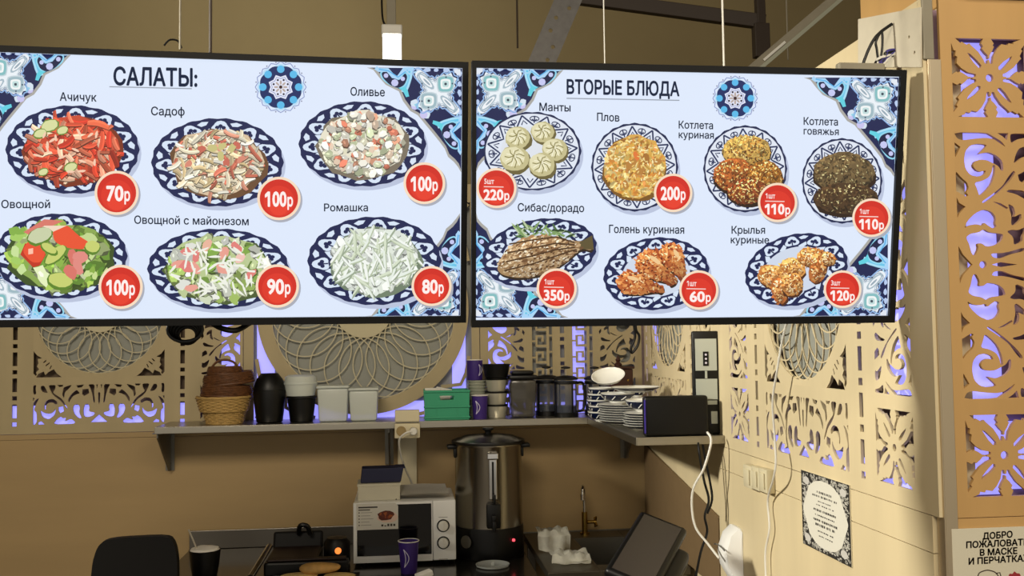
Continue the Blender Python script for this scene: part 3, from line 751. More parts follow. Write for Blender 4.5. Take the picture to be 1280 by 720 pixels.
def corner_art(cv, X, Y, sx, sy):
    """X,Y screen corner; sx,sy = +1/-1 direction pointing into the screen"""
    def m(P, tr=False): return [(X+sx*(y if tr else x), Y+sy*(x if tr else y)) for x, y in P]
    edge = [(115, 0), (107, 2), (100, 11), (92, 20), (84, 24), (76, 28), (71, 40), (62, 52), (53, 57), (44, 68), (34, 80), (26, 90), (20, 98), (16, 108), (9, 114), (4, 120), (0, 128)]
    cv.poly(m([(0, 0)]+[(x*1.025+1, y*1.025+1 if y else 0) for x, y in edge[:-1]]+[(0, 131)]), 'a9a7a2')
    cv.poly(m([(0, 0)]+edge), NAVY)
    for tr in (False, True):
        q = lambda P: m(P, tr)
        cv.stroke(q([(64, 0), (66, 12), (69, 22), (73, 31)]), 7, 'a8dcf4'); cv.stroke(q([(65, 0), (67, 13), (70, 23), (73, 30)]), 3, '6cc4e8')
        cv.poly(q([(86, 24), (79, 28), (76, 36), (66, 44), (62, 34), (72, 24)]) if False else q([(73, 22), (79, 26), (74, 29), (70, 37), (66, 36), (68, 28)]), '5fcfe0')
        cv.stroke(q(smooth2([(71, 6), (78, 16), (84, 14), (92, 4), (101, 6), (99, 13), (90, 20), (80, 24), (72, 22), (68, 12)])), 4, '8fd4ee', True)
        cv.poly(q(smooth2([(71, 6), (78, 16), (84, 14), (92, 4), (101, 6), (99, 13), (90, 22), (80, 26), (72, 22), (68, 12)])), '0c1542')
        cv.stroke(q([(60, 2), (72, 2), (80, 13), (86, 11), (93, 3), (104, 3), (108, 0)]), 5, 'a8d4f6'); cv.stroke(q([(68, 3), (80, 12), (92, 4), (104, 2)]), 1.6, '5cb0e8')
        for x, y, r in ((84, 19, 4.6), (74, 14, 2.8), (95, 10, 3.0)): cv.poly(q(circ(x, y, r, 8)), 'c4c8f2')
        cv.poly(q(circ(59, 48, 5, 8)), 'c8c4ee'); cv.stroke(q([(52, 38), (55, 42), (53, 48)]), 2, '8fa4dc')
        cv.poly(q(blob(44, 60, 5, 4, 30, 8, .2)), 'd4e2f0'); cv.poly(q([(42, 50), (47, 49), (51, 56), (46, 60)]), '8fd0e4')
        for x in (6, 18, 30, 42, 52): cv.poly(q(blob(x+2, 3, 4, 2.5, 0, 7, .3)), 'b8ccee' if x % 12 else '9fdcec')
        cv.poly(q([(2, 2), (10, 2), (6, 10), (2, 9)]), 'e2e8f2'); cv.stroke(q([(4, 16), (11, 12), (8, 20)]), 2, 'b8d8ee')
        cv.stroke(q([(5, 56), (8, 66), (2, 72)]), 2.2, 'a8d4f0')
    # rosette
    c0 = 31; R1 = []
    for i in range(96):
        t = i*math.tau/96; r = 17
        for a_, h_, w_ in ((math.pi/4, 12, .52), (math.pi*1.25, 12, .52), (math.pi*.75, 21, .27), (math.pi*1.75, 21, .27)):
            d_ = abs((t-a_+math.pi) % math.tau-math.pi); r += h_*math.exp(-(d_/w_)**2)
        r += 1.5*math.cos(20*t)
        R1.append((c0+r*math.cos(t), c0+r*math.sin(t)))
    sc = lambda k: [(c0+(p[0]-c0)*k, c0+(p[1]-c0)*k) for p in R1]
    cv.stroke(m(sc(1.10)), 1.6, '8fb4e4', True); cv.poly(m(R1), 'e9f0f6')
    cv.stroke(m(sc(.90)), 1.1, '8496ac', True); cv.stroke(m(sc(.78)), .9, 'b4c4d0', True)
    for dx, dy in ((-1, -1), (1, 1)):
        x, y = c0+dx*10.5, c0+dy*10.5
        for r, c in ((11, 'c2d2da'), (9.5, '83bcc0' if dx < 0 else '9db8c2'), (6.4, 'f0f4f4'), (4.0, 'c0dcdc'), (1.6, '3a4a58')):
            cv.poly(m(smooth2([(x-r, y-r*.8), (x-r*.4, y-r), (x+r*.4, y-r), (x+r, y-r*.8), (x+r, y+r*.4), (x+r*.8, y+r), (x-r*.6, y+r), (x-r, y+r*.5)], 1)), c)
    for dx, dy in ((-1, 1), (1, -1)):
        x, y = c0+dx*12, c0+dy*12
        cv.poly(m(blob(x+dx*2, y+dy*2, 14, 4.6, -45, 12, .04)), 'a4b8c4'); cv.poly(m(blob(x+dx*2, y+dy*2, 11, 3.0, -45, 12, .04)), 'eef2f6'); cv.poly(m(blob(x+dx, y+dy, 6, 1.2, -45, 10, .04)), '93a6b4')
    for i in range(12): t = i*math.tau/12; cv.poly(m(circ(c0+22*math.cos(t), c0+22*math.sin(t), 1.2, 6)), '48586c')
def medallion(cv, cx, cy, R):
    cv.stroke(ell(cx, cy, R*1.08, R*1.08, 0, 64, .05, 16), 1.2, '8f9cc8', True)
    for i in range(16): t = i*math.tau/16+.2; cv.poly(circ(cx+R*1.12*math.cos(t), cy+R*1.12*math.sin(t), 1.0, 6), '8a8fa8')
    cv.poly(ell(cx, cy, R*1.0, R*1.0, 0, 64, .05, 8), 'b8dcf4'); cv.poly(ell(cx, cy, R*.94, R*.94, 0, 64, .03, 8, math.pi), '0e2660')
    for i in range(8): t = i*math.tau/8; cv.poly(circ(cx+R*.80*math.cos(t), cy+R*.80*math.sin(t), R*.17, 14), '58b8e8')
    S = [(cx+R*(.58 if i % 2 == 0 else .46)*math.cos(i*math.tau/16+math.tau/16), cy+R*(.58 if i % 2 == 0 else .46)*math.sin(i*math.tau/16+math.tau/16)) for i in range(16)]
    cv.poly(S, 'e2e6f8'); cv.stroke([(cx+(x-cx)*.82, cy+(y-cy)*.82) for x, y in S], .9, '8a94c0', True)
    for i in range(8):
        t = (i+.5)*math.tau/8; cv.poly(circ(cx+R*.34*math.cos(t), cy+R*.34*math.sin(t), 1.4, 8), '2a2438')
        t = i*math.tau/8; cv.poly(blob(cx+R*.2*math.cos(t), cy+R*.2*math.sin(t), 3, 1.3, math.degrees(t), 8, .05), 'b8a8a0')
    cv.poly(circ(cx, cy, 2.2, 10), '3a1a18')
def badge(cv, cx, cy, R, price, unit=None):
    cv.poly(circ(cx+2, cy+2.5, R*1.03, 40), 'a9acb8'); cv.poly(circ(cx, cy, R*1.02, 40), 'f6dcc0'); cv.poly(circ(cx, cy, R*.90, 40), 'd0281c')
    cv.poly(circ(cx, cy+R*.12, R*.72, 32), 'dc3222'); cv.poly(circ(cx, cy+R*.35, R*.45, 28), 'e63c28')
    n = len(price)
    if n == 2: w, x0 = R*.80, cx-R*.48
    else: w, x0 = R*1.02, cx-R*.66
    if unit:
        cv.text(unit, cx-R*.62, cy-R*.22, cx-R*.12, cy-R*.2, R*.27, 'f6e4e0', .02); cv.stroke([(cx-R*.64, cy-R*.07), (cx+R*.36, cy-R*.05)], 1.2, 'f4d4cc')
        y = cy+R*.60; cap = R*.54
    else: y = cy+R*.36; cap = R*.70
    cv.text(price, x0, y, x0+w, y, cap, 'fdeeea', .035); cv.text('р', x0+w+1, y, x0+w+R*.30, y, cap*.80, 'fdeeea', .03)
def menu_screen(label, C0, tilt, yaw, W, Hh, dishes, title, tl, med, corners, scr):
    ux = Vector((math.cos(yaw), math.sin(yaw), 0)); uy = Vector((0, 0, 1)).cross(ux)
    up = Vector((0, 0, 1))*math.cos(tilt)-uy*math.sin(tilt); yy = up.cross(ux)
    Mw = Matrix((ux, yy, up)).transposed().to_4x4(); Mw.translation = C0
    t = thing('menu_screen', label, 'television'); t.matrix_world = Mw; Mi = Mw.inverted()
    def f(px, py):
        p = Mi @ PL(px, py, C0, yy); return p.x, p.z
    S = [f(*p) for p in scr]
    xi0, xi1 = (S[0][0]+S[3][0])/2, (S[1][0]+S[2][0])/2; zi0, zi1 = (S[3][1]+S[2][1])/2, (S[0][1]+S[1][1])/2
    xi0 = max(xi0, -W/2+.009); xi1 = min(xi1, W/2-.009); zi0 = max(zi0, -Hh/2+.012); zi1 = min(zi1, Hh/2-.009)
    print('SCR', [round(v, 3) for v in (xi0, xi1, zi0, zi1)])
    bm = bm_new(); plate(bm, rect(-W/2, W/2, -Hh/2, Hh/2), [rect(xi0, xi1, zi0, zi1)], .026, -.008); obj('frame', bm, BLACK, t)
    bm = bm_new(); box(bm, -W/2+.004, W/2-.004, .012, .045, -Hh/2+.004, Hh/2-.004, .006); box(bm, -.3, .3, .045, .07, -.2, .12, .01); obj('rear_housing', bm, BLACKM, t)
    # lit panel
    cv = Canvas(lambda x, z: (x, z), 0)
    cv.poly(rect(xi0, xi1, zi0, zi1), 'dde8fb'); d = cv.build('display', SCREEN, t)
    cl = lambda p: (min(max(p[0], xi0+.0005), xi1-.0005), min(max(p[1], zi0+.0005), zi1-.0005))
    fc = lambda px, py: cl(f(px, py))
    for cc in corners: cv = Canvas(fc, .0002); corner_art(cv, *cc); cv.build('corner_ornament', SCREEN, d)
    cv = Canvas(fc, .0020); medallion(cv, *med); cv.build('medallion', SCREEN, d)
    cv = Canvas(fc, .0020); x0, y0, x1, y1, cap = title[1:]
    cv.text(title[0], x0, y0, x1, y1, cap, '18243e', .028); cv.stroke([(tl[0], tl[1]), (tl[2], tl[3])], 1.2, '8f97a4'); cv.build('heading', SCREEN, d)
    for D in dishes:
        pl, fd, cap, bd = D
        cv = Canvas(fc, .0022, 3e-6); plate_art(cv, *pl[:4], rot=pl[4], style=pl[5], n=pl[6]); food(cv, fd, *pl[:4]); cv.build('dish_picture', SCREEN, d)
        cv = Canvas(fc, .0020)
        for s_, x0, y0, x1, y1, ch in cap: cv.text(s_, x0, y0, x1, y1, ch, '1d2638', .016)
        cv.build('caption', SCREEN, d)
        cv = Canvas(fc, .0085); badge(cv, *bd); cv.build('price_badge', SCREEN, d)
    return t, Mw
D1 = [((91,187,83,55,0,0,11), 'achichuk', [('Ачичук',75,126,121,127,10.5)], (147,241,27,'70')),
 ((272,203,82,55,0,0,11), 'sadof', [('Садоф',189,144,231,144.5,10.5)], (349,248,26.5,'100')),
 ((453,180,79,53,0,0,11), 'olivie', [('Оливье',438,119.5,481,120.5,10.5)], (530,229,25.5,'100')),
 ((76,320,83,53,0,0,11), 'ovoshnoi', [('Овощной',2,260,63,260,10)], (152,358,27,'100')),
 ((273,336,88,50,0,0,11), 'mayo', [('Овощной с майонезом',168,279.5,311,281.5,10)], (347,357,26.5,'90')),
 ((468,326,83,55,0,0,11), 'romashka', [('Ромашка',405,264,460,264,9.5)], (539,357,24.5,'80'))]
D2 = [((665,189,61,49,0,1,11), 'manti', [('Манты',674,138.5,713,139.5,10)], (620,235,24.5,'220','5шт')),
 ((793,209,54,55,0,1,12), 'plov', [('Плов',746,151,774,152,10)], (840,241,23.5,'200')),
 ((931,211,52,54,0,1,12), 'kotkur', [('Котлета',848,160.5,891,161.5,9.5),('куриная',848,172.5,892,173.5,9)], (970,253,24,'110','1шт')),
 ((1052,226,50,53,0,1,12), 'kotgov', [('Котлета',1004,156,1047,157,9.5),('говяжья',1004,168,1048,169,9)], (1087,272,23.5,'110','1шт')),
 ((674,316,72,42,10,0,11), 'fish', [('Сибас/дорадо',647,264,730,265,10)], (695,360,24.5,'350','1шт')),
 ((820,342,66,45,6,0,11), 'drum', [('Голень куринная',761,291,855,292,10)], (872,362,24,'60','1шт')),
 ((995,337,65,44,14,0,11), 'wings', [('Крылья',914,292,956,292,9.5),('куриные',913,304,961,304.5,9)], (1051,361,23,'120','3шт'))]
tv1, M1 = menu_screen('wide black menu television listing salads, the left one of the hanging pair', Vector((-.3427, 2.0381, 1.9625)), .1601, .0595, .965, .555, D1,
   ('САЛАТЫ:', 142, 106, 247, 108, 22), (137, 108.5, 240, 111), (351, 109, 28), [(-22, 64, 1, 1), (577.5, 84.5, -1, 1), (-22, 398, 1, -1), (575, 397.5, -1, -1)],
   [(-20, 65), (577.5, 85), (575.5, 397), (-20, 397)])
tv2, M2 = menu_screen('wide black menu television listing main dishes, the right one of the hanging pair', Vector((.6142, 2.0027, 1.9485)), .1595, .0095, .94, .55, D2,
   ('ВТОРЫЕ БЛЮДА', 708, 117, 849, 120, 17.5), (708, 123, 849, 125.5), (918.5, 123, 24.5), [(593.5, 83.5, 1, 1), (1123.5, 97, -1, 1), (592, 397, 1, -1), (1110, 397, -1, -1)],
   [(594, 84), (1123, 97), (1110, 397), (592.5, 397)])
# ------------------------------------------------------------------ counters and shelf
SZ = 1.3045   # shelf top
CZ = .742     # counter top
def wall_x(px, Y, py=520): return PX(px, py, Y=Y).x
t = thing('wall_shelf', 'long steel wall shelf turning the corner onto the right wall, carrying cups and plates', 'shelf', (0, YB, 0))
xl = wall_x(193, 4.205, 537)
bm = bm_new(); box(bm, xl, XR-.014, -.28, -.003, SZ-.004, SZ, .001); box(bm, xl, .80, -.28, -.276, SZ-.028, SZ-.003, .001); box(bm, xl, xl+.004, -.276, -.003, SZ-.028, SZ-.003, .001)
obj('back_shelf_plate', bm, STEEL, t)
bm = bm_new(); box(bm, .803, XR-.014, 3.315-YB, -.285, SZ-.004, SZ, .001); box(bm, .80, .8035, 3.315-YB, -.282, SZ-.028, SZ-.001, .001); box(bm, .803, XR-.014, 3.313-YB, 3.317-YB, SZ-.028, SZ-.003, .001)
obj('side_shelf_plate', bm, STEEL, t)
def bracket(x, y, rot, h=.185, d=.24):
    bm = bm_new(); b2 = bm_new()
    plate(b2, [(0, 0), (d, 0), (d, -.02), (.03, -h), (0, -h)], [circ(.014, -.05, .006, 10), circ(.014, -h+.03, .006, 10)], .006)
    box(b2, 0, .004, -.018, .020, -h, 0); box(b2, 0, d, -.018, .020, -.004, 0)
    merge(bm, b2); o = obj('bracket', bm, STEELD, t); o.location = (x, y, SZ-.0285); o.rotation_euler = (0, 0, rot)
bracket(wall_x(207, 4.4, 560), -.004, -math.pi/2); bracket(wall_x(500, 4.4, 560)-.05, -.004, -math.pi/2); bracket(wall_x(785, 4.40, 560), -.004, -math.pi/2)
# --- left/middle counter
t = thing('counter', 'dark glossy steel work counter with back splash under the shelf', 'counter', (0, YB, 0))
cx0, cx1 = PX(236, 670, Y=4.46).x, PX(655, 670, Y=4.2).x
bm = bm_new(); box(bm, cx0, cx1, -.85, -.004, CZ-.04, CZ, .004); obj('worktop', bm, mat('dark_polished_steel', '4a4640', .16, .85), t)
bm = bm_new(); box(bm, cx0, cx1, -.016, -.004, CZ+.001, PX(300, 661, Y=YB).z, .002); o = obj('splashback', bm, mat('grey_steel', '77726a', .35, .8)); o.location = (0, YB, 0); tag(o, 'low grey steel splash sheet along the back wall behind the grill and microwave', 'splashback')
for x in (cx0+.05, cx1-.05):
    for y in (-.80, -.06):
        bm = bm_new(); box(bm, x-.02, x+.02, y-.02, y+.02, 0, CZ-.041, .003); obj('leg', bm, STEELD, t)
bm = bm_new(); box(bm, cx0+.04, cx1-.04, -.80, -.05, .18, .20, .003); obj('undershelf', bm, STEELD, t)
# --- sink unit
t = thing('sink_unit', 'steel sink table with a deep bowl, right of the big water boiler', 'sink', (0, YB, 0))
sx0, sx1 = cx1+.03, XR-.03
sz = CZ+.02
bxa, bxb = wall_x(722, 4.2, 690), sx1-.12
bm = bm_new()
box(bm, sx0, bxa, -.78, -.004, sz-.03, sz, .003); box(bm, bxb, sx1, -.78, -.004, sz-.03, sz, .003); box(bm, bxa, bxb, -.16, -.004, sz-.03, sz, .003); box(bm, bxa, bxb, -.78, -.68, sz-.03, sz, .003)
obj('sink_top', bm, mat('worn_steel', '5c574c', .38, .8), t)
bm = bm_new(); b = .006
box(bm, bxa, bxb, -.166, -.16, sz-.25, sz-.002); box(bm, bxa, bxb, -.68, -.674, sz-.25, sz-.002); box(bm, bxa, bxa+b, -.674, -.166, sz-.25, sz-.002); box(bm, bxb-b, bxb, -.674, -.166, sz-.25, sz-.002); box(bm, bxa, bxb, -.674, -.166, sz-.256, sz-.25)
obj('sink_bowl', bm, STEELD, t)
bm = bm_new(); box(bm, sx0, sx1, -.016, -.004, sz+.001, PX(740, 672, Y=YB).z, .002); obj('splashback', bm, STEELD, t)
for x in (sx0+.03, sx1-.03):
    for y in (-.75, -.06):
        bm = bm_new(); box(bm, x-.018, x+.018, y-.018, y+.018, 0, sz-.031, .003); obj('leg', bm, STEELD, t)
# faucet
fx = PX(731, 670, Y=4.40).x
t = thing('faucet', 'thin swan-neck tap with a cross handle behind the sink', 'tap', (fx, 4.40, sz))
bm = bm_new(); cyl(bm, .022, 0, .008); cyl(bm, .013, .008, .10, bev=.002); obj('base', bm, BRASS, t, True)
bm = bm_new(); tube(bm, [(0, 0, .10), (0, 0, .17), (-.004, -.01, .205), (-.012, -.035, .222), (-.018, -.06, .215), (-.02, -.068, .19)], .007, 10); cyl(bm, .010, .165, .192, M=Matrix.Translation((-.02, -.068, 0))); obj('spout', bm, CHROME, t, True)
bm = bm_new(); Mh = Matrix.Translation((.012, -.005, .055)) @ Matrix.Rotation(math.pi/2, 4, 'Y'); cyl(bm, .008, 0, .035, M=Mh); cyl(bm, .012, .03, .04, M=Mh)
for a in range(4): tube(bm, [(.05, -.005, .055), (.05, -.005+.028*math.cos(a*math.pi/2+.5), .055+.028*math.sin(a*math.pi/2+.5))], .005, 8, 0)
obj('handle', bm, BRASS, t, True)
# brown sloping splash board beside the sink, on the right wall
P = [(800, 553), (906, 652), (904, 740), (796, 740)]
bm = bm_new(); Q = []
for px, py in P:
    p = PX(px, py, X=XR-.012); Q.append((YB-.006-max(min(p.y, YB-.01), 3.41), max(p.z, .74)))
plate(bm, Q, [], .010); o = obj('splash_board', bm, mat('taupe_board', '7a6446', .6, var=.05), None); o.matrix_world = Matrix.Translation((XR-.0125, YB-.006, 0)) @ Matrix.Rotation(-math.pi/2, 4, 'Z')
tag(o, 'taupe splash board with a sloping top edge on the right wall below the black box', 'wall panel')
# ------------------------------------------------------------------ things on the back shelf
def S(px, Y=4.33): return PX(px, 525, Y=Y).x
UP = 280.0  # pixels per metre at the shelf
def on(px, Y=4.33): return (S(px, Y), Y, SZ+.0005)
# wicker baskets
def basket(name, label, r0, r1, h, z, m, px, tiltx=0, lat=8):
    t = thing(name, label, 'basket', (S(px), 4.33, z)); t.rotation_euler = (tiltx, 0, .2)
    n = 28
    bm = bm_new()
    rows = 9
    for k in range(rows):
        f = k/(rows-1); r = r0+(r1-r0)*f; zz = .004+f*(h-.008)
        P = [((r+.0022*(1 if (i+k) % 2 else -1))*math.cos(i*math.tau/n), (r+.0022*(1 if (i+k) % 2 else -1))*math.sin(i*math.tau/n), zz) for i in range(n)]
        tube(bm, P, .0042, 6, 2, closed=False) if False else tube(bm, P+[P[0]], .0042, 6, 0)
    obj('weave', bm, m, t, True)
    bm = bm_new()
    for i in range(n):
        a = i*math.tau/n; tube(bm, [(r0*math.cos(a), r0*math.sin(a), .002), (r1*math.cos(a), r1*math.sin(a), h)], .0028, 6, 0)
    obj('stakes', bm, m, t, True)
    bm = bm_new(); tube(bm, [((r1+.002)*math.cos(i*math.tau/28), (r1+.002)*math.sin(i*math.tau/28), h+.001+.002*math.sin(i*3)) for i in range(28)], .006, 8, 0, closed=True); obj('rim', bm, m, t, True)
    bm = bm_new(); cyl(bm, r0, 0, .004, 28); obj('base', bm, m, t)
    return t
b0 = basket('wicker_basket', 'straw-coloured round wicker basket standing on the shelf, lowest of its stack', .075, .092, .072, SZ, WICK, 281)
b1 = basket('wicker_basket', 'straw-coloured round wicker basket nested in the lowest one on the shelf', .098, .112, .060, SZ+.052, WICK, 280)
# brown oval baskets tipped on top
def oval(label, px, z, a, b, h, rot, tilt):
    t = thing('oval_basket', label, 'basket', (S(px), 4.33, z)); t.rotation_euler = (tilt[0], tilt[1], rot)
    bm = bm_new()
    for k in range(7):
        f = k/6; s = .93+.07*math.sin(f*2.6)
        P = [((a*s+.002*((i+k) % 2))*math.cos(i*math.tau/26), (b*s+.002*((i+k) % 2))*math.sin(i*math.tau/26), f*h) for i in range(26)]
        tube(bm, P, .0042, 6, 0, closed=True)
    obj('weave', bm, WICKB, t, True)
    bm = bm_new(); tube(bm, [(a*math.cos(i*math.tau/26), b*math.sin(i*math.tau/26), h+.003) for i in range(26)], .007, 8, 0, closed=True); obj('rim', bm, WICKB, t, True)
    bm = bm_new(); Pb = circ(0, 0, a*.93, 26, b*.93); f = bm.faces.new([bm.verts.new((x, y, 0)) for x, y in Pb]); bmesh.ops.solidify(bm, geom=[f], thickness=.003); obj('base', bm, WICKB, t)
    return t
oval('brown oval wicker basket lying upside down over the straw baskets', 284, SZ+.163, .104, .082, .042, .1, (math.pi, .06))
oval('brown oval wicker basket on top of the basket pile', 285, SZ+.214, .104, .08, .038, .05, (math.pi+.05, -.10))
t = oval('small brown basket with a hooped handle peeking over the pile', 281, SZ+.242, .07, .05, .026, 0, (math.pi, 0))
bm = bm_new(); tube(bm, [(-.055, 0, .0), (-.035, 0, -.022), (0, 0, -.032), (.035, 0, -.022), (.055, 0, 0)], .005, 8); obj('handle', bm, WICKB, t, True)
# black lidded bowl stack (egg-shaped)
t = thing('lidded_bowl_stack', 'tall black plastic jar shape tapering to a flat knob top', 'bowls', on(337))
bm = bm_new(); lathe(bm, [(.050, 0), (.056, .004), (.068, .10), (.0685, .14)], 32); obj('body', bm, BLACK, t, True)
bm = bm_new(); lathe(bm, [(.0685, .141), (.067, .155), (.055, .187), (.040, .207), (.036, .212), (0, .213)], 32); obj('lid', bm, BLACK, t, True)
# black cup stack and milky tub on it
t = thing('black_tub', 'short black plastic tub on the shelf carrying a milky tub', 'container', on(377)); 
bm = bm_new(); lathe(bm, [(.047, 0), (.050, .003), (.061, .100), (.066, .103), (.066, .110), (.062, .110), (.058, .104), (.047, .006), (0, .006)], 32); obj('body', bm, BLACK, t, True)
t = thing('milky_tub', 'milky see-through plastic tub standing on the short black tub', 'container', (S(376), 4.33, SZ+.1115))
bm = bm_new(); lathe(bm, [(.052, 0), (.060, .002), (.070, .055), (.066, .085), (.052, .092), (0, .093)], 32); obj('body', bm, TRANSL, t, True)
bm = bm_new(); lathe(bm, [(.0712, .050), (.0722, .053), (.0722, .058), (.0708, .060)], 32, cap=False); obj('rim', bm, TRANSL, t, True)
def tub(label, px, w, d, h):
    t = thing('plastic_tub', label, 'container', on(px))
    bm = bm_new(); b2 = bm_new(); box(b2, -w/2*.9, w/2*.9, -d/2*.9, d/2*.9, 0, h-.012, .010)
    for v in b2.verts:
        f = .90+.12*(v.co.z/h); v.co.x *= f/.95; v.co.y *= f/.95
    merge(bm, b2); obj('body', bm, TRANSL, t, True)
    bm = bm_new(); box(bm, -w/2, w/2, -d/2, d/2, h-.012, h, .005); obj('lid', bm, TRANSL, t, True)
tub('milky square plastic tub, the left of the pair in front of the big rosette', 417, .140, .12, .155)
tub('milky square plastic tub, the right of the pair beside the socket duct', 455, .132, .12, .143)
# green crate
t = thing('crate', 'small green plastic crate with hand holes holding folded paper', 'crate', on(558, 4.32))
W_, D_, H_ = .198, .15, .128
bm = bm_new(); plate(bm, [(-W_/2*.96, 0), (W_/2*.96, 0), (W_/2, H_), (-W_/2, H_)], [[(-.028, H_-.042), (.028, H_-.042), (.032, H_-.024), (-.032, H_-.024)]], .004, -D_/2)
b2 = bm_new(); plate(b2, [(-W_/2*.96, 0), (W_/2*.96, 0), (W_/2, H_), (-W_/2, H_)], [[(-.028, H_-.042), (.028, H_-.042), (.032, H_-.024), (-.032, H_-.024)]], .004, D_/2-.004); merge(bm, b2)
box(bm, -W_/2*.97, -W_/2*.97+.004, -D_/2+.004, D_/2-.004, 0, H_); box(bm, W_/2*.97-.004, W_/2*.97, -D_/2+.004, D_/2-.004, 0, H_); box(bm, -W_/2*.95, W_/2*.95, -D_/2+.004, D_/2-.004, 0, .004)
obj('body', bm, GREEN, t)
bm = bm_new(); 
for z in (H_-.010, .052, .006): box(bm, -W_/2*1.02, W_/2*1.02, -D_/2-.005, -D_/2+.001, z, z+.008, .002)
for x in (-.085, -.045, .045, .085): box(bm, x-.002, x+.002, -D_/2-.003, -D_/2+.001, .01, .05)
obj('ribs', bm, GREEN, t)
for k, (x, y, r) in enumerate(((-.065, .0, .25), (-.03, .02, -.1))):
    bm = bm_new(); box(bm, -.035, .035, -.002, .002, 0, .12, .0005); bmesh.ops.bend if False else None
    o = obj('folded_paper', bm, PAPER, None); o.location = (S(558)+x, 4.32+y, SZ+.018); o.rotation_euler = (.15, .2*k, r)
    tag(o, ('folded white paper poking out of the left end of the green crate', 'second folded white paper inside the green crate')[k], 'paper')
# cups
def cup(label, loc, h, r0, r1, m, logo=False, name='paper_cup', group=None, logo_rot=-2.2, rimm=PAPER):
    t = thing(name, label, 'cup', loc, 0, group)
    bm = bm_new(); lathe(bm, [(r0, 0), (r0+.001, .003), (r1, h), (r1-.0012, h), (r0-.001, .006), (0, .006)], 32); obj('body', bm, m, t, True)
    bm = bm_new(); tube(bm, [(r1*math.cos(i*math.tau/32), r1*math.sin(i*math.tau/32), h) for i in range(32)], .0019, 6, 0, closed=True); obj('rim', bm, rimm, t, True)
    if logo:
        bm = bm_new()
        for q in (-.5, .5):
            P = []
            for i in range(9):
                f = i/8; a = logo_rot+.55*math.sin(f*math.pi)*(1 if q > 0 else .35); z = h*(.22+.56*f); r = r0+(r1-r0)*z/h+.0007
                P.append((r*math.cos(a), r*math.sin(a), z))
            tube(bm, P, .0016, 5, 2)
        obj('swirl_emblem', bm, LOGOW, t, True)
    return t
# stack of grey-white cups
t = thing('cup_stack', 'upside-up stack of ribbed white plastic cups behind the purple paper cup', 'cups', on(597, 4.37))
for k in range(12):
    bm = bm_new(); z = k*.0135; lathe(bm, [(.034, z), (.0435, z+.0125+.0), (.0455, z+.013), (.0455, z+.0155), (.043, z+.0155)], 28, cap=False)
    obj('cup', bm, mat('off_white_plastic', 'b4b8a8', .4), t, True)
cup('purple paper cup with a white swirl standing on top of the stacked white cups', (S(594, 4.37), 4.37, SZ+.1655), .090, .034, .040-.004, PURPLE, True, logo_rot=-1.1)
cup('purple paper cup with a white swirl standing on the shelf before the white cup stack', (S(600, 4.27), 4.27, SZ), .102, .029, .040-.004, PURPLE, True)
# glass tumblers with dark bands stacked, black bowl on top
t = thing('tumbler_stack', 'tall stack of grey see-through tumblers with dark bands right of the purple cups', 'cups', on(621, 4.33))
for k in range(3):
    bm = bm_new(); z = k*.058; lathe(bm, [(.040, z), (.050, z+.052), (.050, z+.054), (.0475, z+.054)], 28, cap=False); obj('tumbler', bm, mat('smoky_tumbler', 'b9b6a6', .15, .35), t, True)
    bm = bm_new(); lathe(bm, [(.0508, z+.050), (.0518, z+.0525), (.0518, z+.056), (.050, z+.057)], 28, cap=False); obj('band', bm, BLACK, t, True)
t = thing('black_bowl', 'flared black plastic bowl topping the stack of banded tumblers', 'bowl', (S(621), 4.33, SZ+.1745))
bm = bm_new(); lathe(bm, [(.046, 0), (.050, .003), (.062, .058), (.063, .062), (.060, .062), (.048, .006), (0, .006)], 32); obj('body', bm, BLACK, t, True)
# smoky container with black lid
t = thing('storage_box', 'smoky see-through plastic box with a black lid between tumblers and press pots', 'container', on(653, 4.33))
bm = bm_new(); b2 = bm_new(); box(b2, -.058, .058, -.06, .06, 0, .165, .012)
for v in b2.verts: f = .9+.1*(v.co.z/.165); v.co.x *= f; v.co.y *= f
merge(bm, b2); obj('body', bm, mat('smoky_box', '4d4a44', .2, alpha=.8), t, True)
bm = bm_new(); box(bm, -.064, .064, -.065, .065, .166, .186, .008); box(bm, -.05, .05, -.05, .05, .186, .205, .01); obj('lid', bm, BLACK, t, True)
